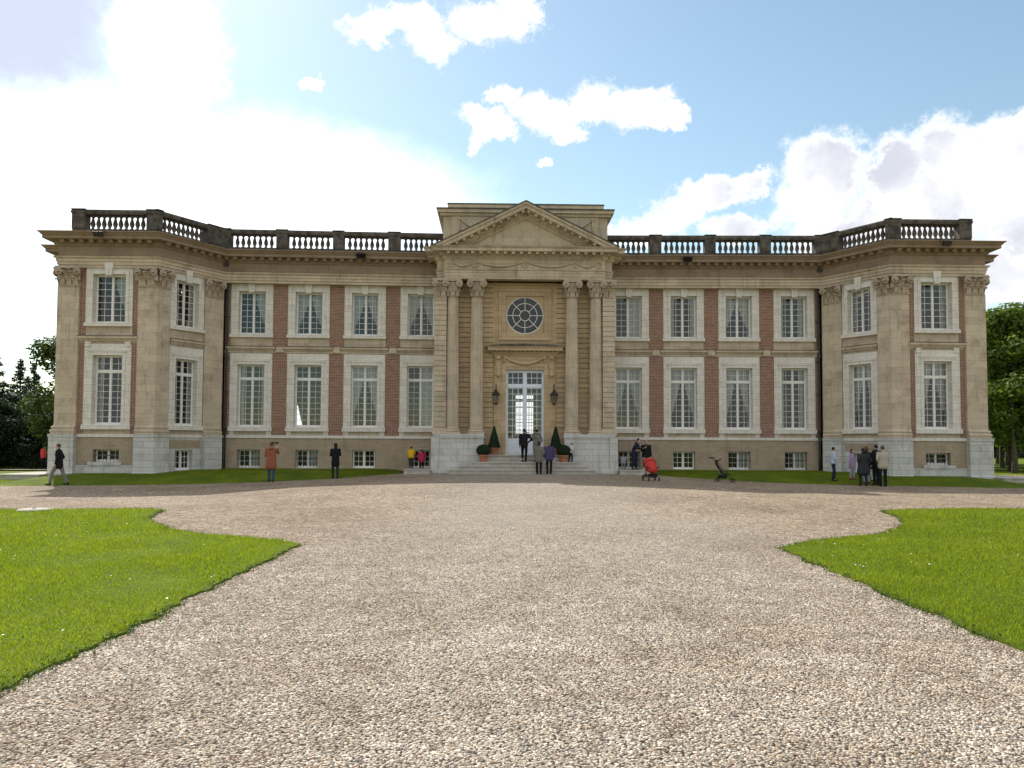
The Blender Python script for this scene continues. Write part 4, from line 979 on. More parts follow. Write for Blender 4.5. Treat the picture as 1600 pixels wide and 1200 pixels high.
for r, th in ((.26, .03), (.63, .03), (.945, .04)): ring(mb, r, th, 2.63, 2.68, PAINT)
for i in range(8):
    a = math.pi * i / 4; c, s_ = math.cos(a), math.sin(a); w_ = .015
    vs = [(cx + c * q + s_ * e, y, cz + s_ * q - c * e) for y in (2.632, 2.678) for q, e in ((.28, -w_), (.95, -w_), (.95, w_), (.28, w_))]
    mb.add(vs, [(0, 1, 2, 3), (7, 6, 5, 4), (0, 4, 5, 1), (1, 5, 6, 2), (2, 6, 7, 3), (3, 7, 4, 0)], PAINT)
rw = mb.build('round_window', HOUSE)
mb = MB(); mb.add([(cx + .98 * math.cos(2 * math.pi * i / n), 2.665, cz + .98 * math.sin(2 * math.pi * i / n)) for i in range(n)], [tuple(range(n))], DGLASS); mb.build('pane', rw)
mb = MB()
def sqframe(mb, x0, x1, z0, z1, w_, y0, y1, m):
    mb.box(x0, x1, y0, y1, z1 - w_, z1, m); mb.box(x0, x1, y0, y1, z0, z0 + w_, m); mb.box(x0, x0 + w_, y0, y1, z0 + w_, z1 - w_, m); mb.box(x1 - w_, x1, y0, y1, z0 + w_, z1 - w_, m)
sqframe(mb, -1.42, 1.32, 6.95, 9.66, .12, 2.42, 2.55, BUFF2); sqframe(mb, -1.295, 1.195, 7.075, 9.535, .10, 2.455, 2.55, BUFF2); sqframe(mb, -1.19, 1.09, 7.18, 9.43, .10, 2.475, 2.55, BUFF2)
mb.box(-1.73, -1.60, 2.44, 2.55, 6.7, 10.0, BUFF2); mb.box(1.47, 1.60, 2.44, 2.55, 6.7, 10.0, BUFF2); mb.build('window_frame_moulding', HOUSE)
# doorcase, hood
mb = MB()
for a, b in ((-1.65, -1.06), (.98, 1.57)):
    mb.box(a, b, 2.40, 2.6, .90, 6.10, BUFF2); mb.box(a + .12, b - .12, 2.372, 2.5, 1.0, 4.75, BUFF2)
mb.box(-1.059, .979, 2.40, 2.6, 5.40, 6.10, BUFF2); mb.box(-1.22, -1.045, 2.35, 2.5, .9, 5.55, BUFF2); mb.box(.965, 1.14, 2.35, 2.5, .9, 5.55, BUFF2); mb.box(-1.22, 1.14, 2.35, 2.5, 5.551, 5.70, BUFF2)
for a in (-1.55, 1.23):
    mb.frus(a + .02, a + .22, 2.32, 2.45, 5.05, 6.10, -.03, .05, BUFF2); mb.ell((a + .12, 2.27, 5.12), (.13, .09, .13), BUFF2); mb.ell((a + .12, 2.2, 6.0), (.13, .12, .12), BUFF2)
mb.build('doorcase', HOUSE)
mb = MB(); swag(mb, -1.1, 1.0, 2.36, 6.08, .36, .085, BUFF2, 24)
for x in (-1.1, 1.0): mb.ell((x, 2.34, 6.05), (.09, .06, .12), BUFF2); mb.tube([(x, 2.36, 6.0), (x - .04, 2.36, 5.75)], .05, BUFF2, 6)
mb.build('garland', HOUSE)
mb = MB()
mb.box(-1.70, 1.60, 2.35, 2.6, 6.10, 6.22, BUFF2); mb.frus(-1.75, 1.65, 2.28, 2.6, 6.22, 6.32, 0, .08, BUFF2); mb.box(-2.0, 1.90, 1.98, 2.6, 6.36, 6.50, BUFF2); mb.frus(-2.0, 1.90, 1.98, 2.6, 6.50, 6.58, 0, .08, BUFF2)
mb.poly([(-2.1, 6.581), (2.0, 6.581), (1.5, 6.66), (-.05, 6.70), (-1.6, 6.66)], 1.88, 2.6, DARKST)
for i in range(15): x = -1.75 + 3.4 * i / 14; mb.box(x - .05, x + .05, 2.08, 2.4, 6.315, 6.359, BUFF2)
mb.build('door_hood', HOUSE)
# the door
mb = MB(); a, b = D; y0, y1 = 2.62, 2.70; mid = (a + b) / 2
mb.box(a, a + .08, y0, y1, .9, 5.40, DPAINT); mb.box(b - .08, b, y0, y1, .9, 5.40, DPAINT); mb.box(a + .08, b - .08, y0, y1, 5.30, 5.40, DPAINT); mb.box(a + .08, b - .08, y0 - .04, y1, 4.47, 4.66, DPAINT); mb.box(mid - .06, mid + .06, y0 - .02, y1 - .005, .9, 4.47, DPAINT); mb.box(mid - .06, mid + .06, y0 - .02, y1 - .005, 4.66, 5.30, DPAINT)
for x0, x1 in ((a + .08, mid - .06), (mid + .06, b - .08)):
    mb.box(x0, x1, y0 + .01, y1 - .01, .92, 1.74, DPAINT); mb.box(x0 + .1, x1 - .1, y0 - .01, y0 + .02, 1.02, 1.62, DPAINT); mb.box(x0, x1, y0 + .0, y1 - .01, 1.70, 1.80, DPAINT)
    for za, zb, r in ((1.80, 4.47, 8), (4.66, 5.30, 2)):
        mb.box(x0, x0 + .05, y0 + .01, y1 - .01, za, zb, DPAINT); mb.box(x1 - .05, x1, y0 + .01, y1 - .01, za, zb, DPAINT); mb.box(x0 + .05, x1 - .05, y0 + .01, y1 - .01, zb - .05, zb, DPAINT)
        for k in (1, 2): x = x0 + (x1 - x0) * k / 3; mb.box(x - .014, x + .014, y0 + .02, y1 - .02, za, zb - .05, DPAINT)
        for k in range(1, r): z = za + (zb - za) * k / r; mb.box(x0 + .05, x1 - .05, y0 + .023, y1 - .023, z - .014, z + .014, DPAINT)
door = mb.build('door', HOUSE)
mb = MB(); mb.add([(a + .05, 2.66, 1.75), (b - .05, 2.66, 1.75), (b - .05, 2.66, 5.35), (a + .05, 2.66, 5.35)], [(0, 1, 2, 3)], GLASS); mb.build('pane', door)
mb = MB(); mb.tube([(mid + .09, 2.56, 2.05), (mid + .09, 2.52, 2.1), (mid + .2, 2.52, 2.1)], .014, IRON, 6); mb.box(mid + .07, mid + .11, 2.57, 2.60, 1.98, 2.2, IRON); mb.build('handle', door)
# steps and paving slabs
for a, b, c, e, z0, z1 in ((-2.17, 1.94, 1.60, 2.6, .75, .92), (-2.17, 1.94, 1.25, 2.5, .575, .742), (-2.72, 2.55, .90, 1.49, .395, .57), (-3.30, 3.02, .55, 1.49, .215, .39), (-3.85, 3.35, .20, 1.49, -.1, .21)):
    mb = MB(); mb.box(a, b, c, e, z0, z1, STEPST); mb.box(a - .04, b + .04, c - .06, min(e, c + .3), z1 - .02, z1 + .03, STEPST); mb.build('step', HOUSE)
for a, b, c in ((-6.15, -4.85, 1.0), (4.7, 6.2, .9)): mb = MB(); mb.box(a, b, c, 3.75, -.2, .17, STEPST); mb.box(a - .03, b + .03, c - .04, 3.75, .171, .20, STEPST); mb.build('threshold_slab', HOUSE)
mb = MB(); mb.box(-2.15, 1.93, 2.0, 2.85, .5, .885, STEPST); mb.build('door_sill', HOUSE)

# ------------------------------------------------------------------ trees
def crown_pts(H, z0, Rr, n, seed, shape='round', clumps=46):
    rs = np.random.RandomState(seed); C = []; rad = []
    for i in range(clumps):
        if shape == 'cone': t = rs.rand() ** 1.0; z = z0 + (H - z0) * t; rr = Rr * (1 - t) ** .85 * (.45 + .6 * rs.rand()); q = (.28 + 1.0 * (1 - t)) * Rr * .20
        elif shape == 'tall': t = rs.rand(); z = z0 + (H - z0) * t; rr = Rr * (math.sin(math.pi * (.12 + .8 * t)) ** .6) * rs.rand() ** .5; q = Rr * (.22 + .22 * rs.rand())
        else: t = rs.rand(); z = z0 + (H - z0) * t; rr = Rr * math.sqrt(max(0.02, 1 - (2 * t - .85) ** 2 / 1.4)) * rs.rand() ** .45; q = Rr * (.20 + .2 * rs.rand())
        a = rs.rand() * 6.283; C.append((rr * math.cos(a), rr * math.sin(a), z)); rad.append(q)
    C = np.array(C); rad = np.array(rad); k = rs.choice(len(C), n, p=rad ** 2 / (rad ** 2).sum())
    d = rs.randn(n, 3); d /= np.linalg.norm(d, axis=1, keepdims=True); r = rs.rand(n) ** .33
    if shape == 'cone': sc_ = np.array([1.5, 1.5, .55])
    else: sc_ = np.array([1.15, 1.15, .85])
    p = C[k] + d * r[:, None] * rad[k][:, None] * sc_
    nn = d + np.array([0, 0, .7]) + rs.randn(n, 3) * .5
    return p, nn, C
TREES = {}
def tree_kind(key, H, z0, Rr, n, leaf, m, seed, shape, trunk_r, clumps=46, aspect=1.0):
    p, nn, C = crown_pts(H, z0, Rr, n, seed, shape, clumps); crown = quads('crown', p, nn, leaf, m, seed, aspect)
    mb = MB(); rs = random.Random(seed); pts = [(0, 0, -.5)]; rr = [trunk_r * 1.35]
    top = H * (.92 if shape == 'cone' else .72)
    for i in range(1, 9): t = i / 8; pts.append((.12 * math.sin(t * 4 + seed) * H / 12, .12 * math.cos(t * 3 + seed) * H / 12, top * t)); rr.append(trunk_r * (1.05 - .85 * t))
    mb.tube(pts, rr, BARK, 8)
    for i in range(0, len(C), 3):
        c = C[i]; zz = max(z0 * .7, c[2] - .3 * (abs(c[0]) + abs(c[1])) - .3)
        if zz > top: continue
        mb.tube([(0, 0, zz), (c[0] * .5, c[1] * .5, zz + (c[2] - zz) * .65), tuple(c)], [trunk_r * .35, trunk_r * .2, .03], BARK, 5)
    TREES[key] = (crown, mb.mesh('trunk'))
def tree(name, key, x, y, label, group, sc_=1., rz=0., cat='tree', z=None):
    o = empty(name, (x, y, (G(x, y) - .08) if z is None else z), rz); o.scale = (sc_, sc_, sc_); tag(o, label, cat, group)
    link('crown', TREES[key][0], o); link('trunk', TREES[key][1], o); return o
tree_kind('lime', 12.5, 2.7, 3.0, 15000, .36, LEAF, 3, 'tall', .20, 70)
tree_kind('lime2', 12.0, 2.9, 2.9, 14000, .36, LEAF, 8, 'tall', .22, 64)
tree_kind('conifer', 12.0, .6, 2.8, 15000, .34, LEAFC, 4, 'cone', .2, 210, .6)
tree_kind('dark', 9.0, .5, 3.6, 15000, .34, LEAFD, 5, 'round', .25, 60)
tree_kind('bright', 12.5, 1.6, 3.1, 14000, .34, LEAFM, 6, 'tall', .25, 66)
GL = 'clipped lime trees in rows right of the mansion'
RT = [(34.9, 15.0), (38.6, 15.6), (42.5, 15.2), (35.3, 21.0), (39.2, 21.4), (43.0, 21.0), (47.0, 20.8), (37.6, 27.5), (42.6, 27.2), (46.6, 27.4), (50.6, 27.0), (42.2, 35.0), (48.2, 34.6), (52.8, 35.2), (57.0, 35.0), (47.5, 44.0), (53.4, 43.6), (58.8, 44.2), (64.0, 44.0)]
ROWS = {0: 'front', 3: 'second', 7: 'third', 11: 'fourth', 15: 'fifth'}; ORD = ['first', 'second', 'third', 'last']
for i, (x, y) in enumerate(RT):
    st = max(k for k in ROWS if k <= i)
    lab = 'tall lime tree with bare trunk nearest the right end of the mansion' if i == 0 else '%s lime tree from the mansion in the %s row of the right-hand grove' % (ORD[i - st], ROWS[st])
    tree('lime_tree', ('lime', 'lime2')[i % 2], x, y, lab, GL, .92 + .1 * ((i * 7) % 5) / 5, i * 1.3)
LT = [('conifer', -37.7, 17.0, .86, 'conifer at the far left edge of the photo', 'conifer_tree'), ('dark', -36.6, 16.2, .52, 'low dark green tree below the far left conifer', 'broadleaf_tree'),
      ('conifer', -42.6, 28.5, .76, 'thin pointed conifer between the far left tree and the mansion', 'conifer_tree'), ('conifer', -40.9, 27.5, .72, 'shorter pointed conifer, the nearer of the thin pair to the mansion', 'conifer_tree'),
      ('bright', -29.5, 13.0, .72, 'tall leafy green tree touching the left end of the mansion', 'broadleaf_tree'), ('dark', -40.6, 24.0, .62, 'broad dark tree in the middle of the left group', 'broadleaf_tree'), ('dark', -42.5, 20.0, .8, 'dark rounded tree behind the far left conifer', 'broadleaf_tree'), ('dark', -36.6, 22.0, .62, 'dark bushy tree behind the tall leafy tree by the mansion', 'broadleaf_tree'), ('dark', -33.6, 17.5, .5, 'low dark tree right behind the person in the red top', 'broadleaf_tree')]
for i, (k, x, y, s_, lab, nm) in enumerate(LT): tree(nm, k, x, y, lab, 'trees beyond the left end of the mansion', s_, i * 2.1)
def far_wood():
    rs = np.random.RandomState(9); n = 46000; a = rs.rand(n); X = -170 + 340 * a; X = np.where(np.abs(X) < 42, X + np.sign(X) * 42, X); Y = 82 + 14 * rs.rand(n); T = rs.rand(n)
    hh = np.array([9 + 3.5 * noise.noise((x * .05, 1.1, 0)) + 2.5 * noise.noise((x * .21, 4, 0)) for x in X]); Z = -.5 + hh * T
    me = quads('far_wood', np.stack([X, Y, Z], 1), rs.randn(n, 3) * .6 + np.array([0, -.6, .5]), 1.15, LEAFD, 2)
    tag(link('far_wood', me), 'dark belt of woodland closing the park behind the mansion', 'woodland', kind='stuff')
far_wood()

# ------------------------------------------------------------------ small things outdoors
def thing(name, loc, rz, label, cat, group=None): o = empty(name, loc, rz); tag(o, label, cat, group); return o
for s, lab in ((-1, 'low stone platform at the foot of the left end of the mansion'), (1, 'low stone platform at the foot of the right end of the mansion')):
    mb = MB(); x0, x1 = sorted((s * 22.95, s * 24.9)); mb.box(x0, x1, -1.0, 2.4, -.45, -.07, STEPST); mb.box(x0 - .04, x1 + .04, -1.05, 2.4, -.069, -.02, STEPST)
    tag(mb.build('stone_platform'), lab, 'platform', 'low stone platforms beside the mansion')
mb = MB(); mb.lathe([(.36, -.05), (.36, .0), (.33, .025), (.05, .03)], STEPST, (-12.75, -17.95, G(-12.75, -17.95) + .04), 18); mb.lathe([(.04, 0), (.04, .012)], IRON, (-12.75, -17.95, G(-12.75, -17.95) + .07), 8)
tag(mb.build('manhole_cover'), 'round pale stone cover set in the far edge of the left lawn', 'manhole cover')
mb = MB()
for i in range(40): mb.box(-46 + i * .35, -46 + i * .35 + .32, 29.0, 29.04, -.5, 1.25, ROOM)
mb.box(-46, -32, 28.96, 28.99, .0, .08, ROOM); mb.box(-46, -32, 28.96, 28.99, .9, .98, ROOM)
tag(mb.build('board_fence'), 'grey board fence under the dark trees at the far left', 'fence')

def topiary(x, y, z, shape, label):
    o = thing('potted_topiary', (x, y, z), 0, label, 'potted plant', 'clipped box plants in pots on the steps')
    mb = MB(); ph, pr = (.42, .25) if shape == 'cone' else (.36, .22)
    mb.lathe([(pr * .68, 0), (pr * .72, .02), (pr * .95, ph - .07), (pr * 1.08, ph - .065), (pr * 1.08, ph), (pr * .92, ph), (pr * .9, ph - .04)], TERRA, (0, 0, 0), 20); mb.build('pot', o)
    mb = MB(); mb.lathe([(.02, ph - .06), (pr * .9, ph - .05), (pr * .9, ph - .03)], SOIL, (0, 0, 0), 14); mb.tube([(0, 0, ph - .1), (0, 0, ph + .3)], .025, BARK, 6); mb.build('stem', o)
    rs = np.random.RandomState(int(abs(x) * 100)); n = 9000
    if shape == 'cone':
        t = rs.rand(n) ** .62; t = 1 - t; H = 1.10; r = (.30 * (1 - t) ** .92 + .02) * (1 - .12 * rs.rand(n) ** 2) * (1 + .03 * np.sin(t * 17)); a = rs.rand(n) * 6.283
        c = np.stack([r * np.cos(a), r * np.sin(a), ph - .02 + H * t], 1); nn = np.stack([np.cos(a), np.sin(a), .4 + 0 * a], 1) + rs.randn(n, 3) * .45
    else:
        d = rs.randn(n, 3); d /= np.linalg.norm(d, axis=1, keepdims=True); Rb = .33 * (1 - .12 * rs.rand(n) ** 2)
        c = d * Rb[:, None] * np.array([1.06, 1.06, .90]) + np.array([0, 0, ph + .22]); nn = d + rs.randn(n, 3) * .45
    me = quads('foliage', c, nn, .042, BOX, 3); link('foliage', me, o)
    mb = MB()
    if shape == 'cone': mb.lathe([(.02, ph - .02), (.25, ph), (.22, ph + .3), (.12, ph + .7), (.01, ph + 1.02)], BOX, (0, 0, 0), 14)
    else: mb.ell((0, 0, ph + .22), (.30, .30, .255), BOX, 16, 10)
    mb.build('foliage_core', o)
    return o
topiary(-1.64, 1.78, .92, 'cone', 'cone-shaped clipped box in a terracotta pot left of the door')
topiary(1.52, 1.78, .92, 'cone', 'cone-shaped clipped box in a terracotta pot right of the door')
topiary(-2.18, 1.16, .60, 'ball', 'ball-shaped clipped box in a terracotta pot at the left end of the steps')
topiary(1.86, 1.12, .60, 'ball', 'ball-shaped clipped box in a terracotta pot at the right end of the steps')

def lantern(x, label):
    o = thing('wall_lantern', (x, 2.06, 3.55), 0, label, 'lantern', 'wall lanterns beside the door')
    mb = MB(); n = 6
    def hexa(r, z, k): a = math.pi / 6 + k * math.pi / 3; return (r * math.cos(a), r * math.sin(a), z)
    for k in range(n): mb.tube([hexa(.11, .06, k), hexa(.20, .48, k)], .012, IRON, 5); mb.tube([hexa(.20, .48, k), hexa(.20, .48, k + 1)], .014, IRON, 5); mb.tube([hexa(.11, .06, k), hexa(.11, .06, k + 1)], .013, IRON, 5)
    mb.build('cage', o)
    mb = MB(); mb.lathe([(.23, .48), (.235, .50), (.15, .60), (.12, .66), (.07, .69), (.08, .73), (.03, .78), (.02, .84)], IRON, (0, 0, 0), 6, False); mb.build('cap', o)
    mb = MB(); mb.lathe([(.12, .05), (.10, .03), (.03, .0), (.02, -.05)], IRON, (0, 0, 0), 6, False); mb.tube([(0, 0, .04), (0, 0, .26)], .018, PAINT, 6); mb.build('finial', o)
    mb = MB(); vs = [hexa(.108, .065, k) for k in range(n)] + [hexa(.195, .475, k) for k in range(n)]; mb.add(vs, [(k, (k + 1) % n, (k + 1) % n + n, k + n) for k in range(n)], LGLASS); mb.build('glass', o)
    mb = MB(); mb.tube([(0, 0, .82), (0, 0, .95), (0, .02, 1.05), (0, .12, 1.10), (0, .26, 1.02), (0, .35, .9)], .02, IRON, 6); mb.tube([(0, .35, .55), (0, .35, 1.1)], .025, IRON, 6); mb.tube([(0, .34, .6), (0, .2, .72), (0, .06, .9), (0, 0, .98)], .014, IRON, 5); mb.build('bracket', o)
lantern(-1.56, 'black iron lantern on the wall left of the door'); lantern(1.46, 'black iron lantern on the wall right of the door')

def floodlight(loc, rz, label):
    o = thing('floodlight', loc, rz, label, 'floodlight', 'floodlights clamped to the roof cornice')
    mb = MB(); c, s_ = math.cos(.6), math.sin(.6)
    def q(x, y, z): return (x, y * c - z * s_, y * s_ + z * c)
    vs = [q(*p) for p in ((-.24, -.12, -.13), (.24, -.12, -.13), (.24, -.12, .13), (-.24, -.12, .13), (-.17, .06, -.09), (.17, .06, -.09), (.17, .06, .09), (-.17, .06, .09))]
    mb.add(vs, [(0, 3, 2, 1), (4, 5, 6, 7), (0, 1, 5, 4), (1, 2, 6, 5), (2, 3, 7, 6), (3, 0, 4, 7)], IRON); mb.build('housing', o)
    mb = MB(); mb.add([q(*p) for p in ((-.21, -.125, -.10), (.21, -.125, -.10), (.21, -.125, .10), (-.21, -.125, .10))], [(0, 1, 2, 3)], DGLASS); mb.build('lens', o)
    mb = MB(); mb.tube([(-.26, 0, 0), (-.26, .12, .14), (0, .2, .18), (.26, .12, .14), (.26, 0, 0)], .015, IRON, 5); mb.tube([(0, .2, .18), (0, .5, .16)], .02, IRON, 5); mb.build('bracket', o)
floodlight((-20.5, -.92, 11.44), 0, 'black floodlight on the cornice of the left pavilion'); floodlight((-8.7, 2.62, 11.42), 0, 'black floodlight on the cornice of the left wing')
floodlight((8.6, 2.62, 11.42), 0, 'black floodlight on the cornice of the right wing'); floodlight((20.4, -.92, 11.44), .2, 'black floodlight on the cornice of the right pavilion')

# ------------------------------------------------------------------ pushchairs
REDF = plain('red_fabric', (.50, .05, .04), .8, .2, var=.15); BLKF = plain('black_fabric', (.018, .018, .02), .85, .2, var=.3); ALU = plain('grey_tube', (.16, .16, .16), .4, .5, metal=.6); RUB = plain('rubber', (.015, .015, .015), .8, .2)
def wheel(o, x, y, r, wd=.03):
    mb = MB(); pts = [(x, y + r * .86 * math.cos(a * math.pi / 8), r + r * .86 * math.sin(a * math.pi / 8)) for a in range(17)]; mb.tube(pts, r * .14, RUB, 6); 
    h = MB(); h.tube([(x - wd, y, r), (x + wd, y, r)], r * .2, ALU, 8)
    for k in range(5): a = k * 1.2566; h.tube([(x, y, r), (x, y + r * .8 * math.cos(a), r + r * .8 * math.sin(a))], .008, ALU, 4)
    w_ = mb.build('wheel', o); h.build('rim', w_)
def shell(mb, rows, m):
    n = len(rows[0]); vs = [p for r in rows for p in r]; mb.add(vs, [(j * n + i, j * n + i + 1, (j + 1) * n + i + 1, (j + 1) * n + i) for j in range(len(rows) - 1) for i in range(n - 1)], m, True)
def pram(loc, rz):
    o = thing('pushchair', loc, rz, 'red and black pushchair parked on the gravel near the man in black', 'pushchair', 'pushchairs')
    for x in (-.26, .26): wheel(o, x, .22, .13)
    for x in (-.22, .22): wheel(o, x, -.38, .09)
    mb = MB()
    for x in (-.24, .24): mb.tube([(x, .22, .13), (x, -.05, .42), (x, -.38, .16)], .014, ALU); mb.tube([(x, -.10, .42), (x, .25, .80), (x * .9, .46, 1.02)], .014, IRON)
    mb.tube([(-.22, .46, 1.02), (0, .49, 1.04), (.22, .46, 1.02)], .02, RUB); mb.tube([(-.26, .22, .13), (.26, .22, .13)], .012, ALU); mb.tube([(-.24, -.05, .42), (.24, -.05, .42)], .012, ALU); mb.build('frame', o)
    mb = MB(); rows = []
    for j in range(9):
        t = j / 8; y = -.34 + .50 * t; z = .42 + .08 * math.cos(t * 3) + (.30 * t ** 2); rows.append([(.23 * math.sin(a * math.pi / 2 - 0) * 1.0, y + (0 if abs(a) < .8 else -.02), z + .10 * abs(a) ** 3) for a in [(-8 + i * 2) / 8 for i in range(9)]])
    shell(mb, rows, BLKF); mb.ell((0, -.02, .46), (.21, .26, .07), BLKF, 12, 8); mb.build('seat', o)
    mb = MB(); mb.ell((0, -.20, .50), (.225, .22, .19), REDF, 14, 9); mb.build('footmuff', o)
    mb = MB(); rows = []
    for j in range(9):
        a = -.25 + j / 8 * 2.1; rows.append([(.25 * math.cos(b), .16 - .40 * math.cos(a) * abs(math.sin(b)) ** .5, .60 + .38 * math.sin(a) * abs(math.sin(b)) ** .5) for b in [math.pi * k / 12 for k in range(13)]])
    shell(mb, rows, REDF); hood = mb.build('hood', o)
    mb = MB()
    for j in (0, 4, 8): a = -.25 + j / 8 * 2.1; mb.tube([(.255 * math.cos(b), .16 - .405 * math.cos(a) * abs(math.sin(b)) ** .5, .60 + .385 * math.sin(a) * abs(math.sin(b)) ** .5) for b in [math.pi * k / 12 for k in range(13)]], .013, BLKF, 5)
    mb.build('hood_rib', hood)
    mb = MB(); mb.box(-.2, .2, -.25, .18, .17, .29, BLKF); mb.build('basket', o)
def buggy(loc, rz):
    o = thing('pushchair', loc, rz, 'black folding pushchair standing empty on the gravel edge', 'pushchair', 'pushchairs')
    for x in (-.24, .24): wheel(o, x, .28, .085); wheel(o, x, -.38, .085)
    mb = MB()
    for x in (-.24, .24): mb.tube([(x, -.38, .10), (x, -.02, .48), (x, .36, .92), (x, .46, 1.04), (x, .56, 1.06)], .013, IRON); mb.tube([(x, .28, .10), (x, .10, .62)], .013, ALU)
    mb.tube([(-.24, .28, .12), (.24, -.02, .46)], .01, ALU); mb.tube([(.24, .28, .12), (-.24, -.02, .46)], .01, ALU); mb.tube([(-.24, -.38, .14), (.24, -.38, .14)], .013, IRON); mb.build('frame', o)
    for x in (-.24, .24): mb = MB(); mb.tube([(x, .46, 1.045), (x, .60, 1.065)], .022, RUB); mb.build('handle', o)
    mb = MB(); rows = [[(x, y, z + .02 * (1 - abs(x) / .22)) for x in (-.22, -.12, 0, .12, .22)] for y, z in ((-.30, .34), (-.12, .36), (.03, .38), (.12, .50), (.24, .70), (.33, .86))]; shell(mb, rows, BLKF)
    rows = [[(x, y + .02, z - .03) for x in (-.22, -.12, 0, .12, .22)] for y, z in ((-.30, .34), (-.12, .36), (.03, .38), (.12, .50), (.24, .70), (.33, .86))]; shell(mb, rows, BLKF)
    for x in (-.22, .22): mb.poly([(-.28, .34), (.05, .37), (.30, .80), (.02, .52)], x - .004, x + .004, BLKF) if False else None
    mb.build('seat', o)
    mb = MB(); rows = [[(.23 * math.cos(b), .34 - .26 * t * abs(math.sin(b)) ** .5, .80 + .14 * t + .10 * math.sin(b)) for b in [math.pi * k / 8 for k in range(9)]] for t in (0, .5, 1)]; shell(mb, rows, BLKF); mb.build('hood', o)
    mb = MB(); mb.box(-.2, .2, -.1, .24, .16, .30, BLKF); mb.build('basket', o)
pram((4.93, -5.3, G(4.9, -5.3)), R(8)); buggy((8.45, -3.9, G(8.45, -3.9)), R(62))

# ------------------------------------------------------------------ people
def cloth(n, c, var=.12): return plain(n, c, .85, .15, var=var, scale=14)
SKIN = plain('skin', (.52, .33, .25), .6, .3, var=.06); EYE = plain('eye_dark', (.02, .015, .012), .3, .5)
def remesh(mb, name, vox, parent, m, mats=None, smooth_it=4):
    me = mb.mesh(name); tmp = bpy.data.objects.new('tmp', me); COL.objects.link(tmp)
    md = tmp.modifiers.new('r', 'REMESH'); md.mode = 'VOXEL'; md.voxel_size = vox; md.use_smooth_shade = True
    s2 = tmp.modifiers.new('s', 'SMOOTH'); s2.iterations = smooth_it; s2.factor = .5
    dg = bpy.context.evaluated_depsgraph_get(); new = bpy.data.meshes.new_from_object(tmp.evaluated_get(dg)); new.name = name
    bpy.data.objects.remove(tmp); bpy.data.meshes.remove(me); new.materials.clear(); new.materials.append(m)
    return link(name, new, parent)
def cap(mb, a, b, r1, r2, n=10):
    a = Vector(a); b = Vector(b); d_ = (b - a); L = d_.length; d_.normalize(); pts = []; rs = []
    for k in range(4): t = k / 3 * math.pi / 2; pts.append(a - d_ * r1 * math.cos(t)); rs.append(max(.001, r1 * math.sin(t)))
    for k in range(4): t = k / 3 * math.pi / 2; pts.append(b + d_ * r2 * math.sin(t)); rs.append(max(.001, r2 * math.cos(t)))
    mb.tube(pts, rs, SKIN, n)
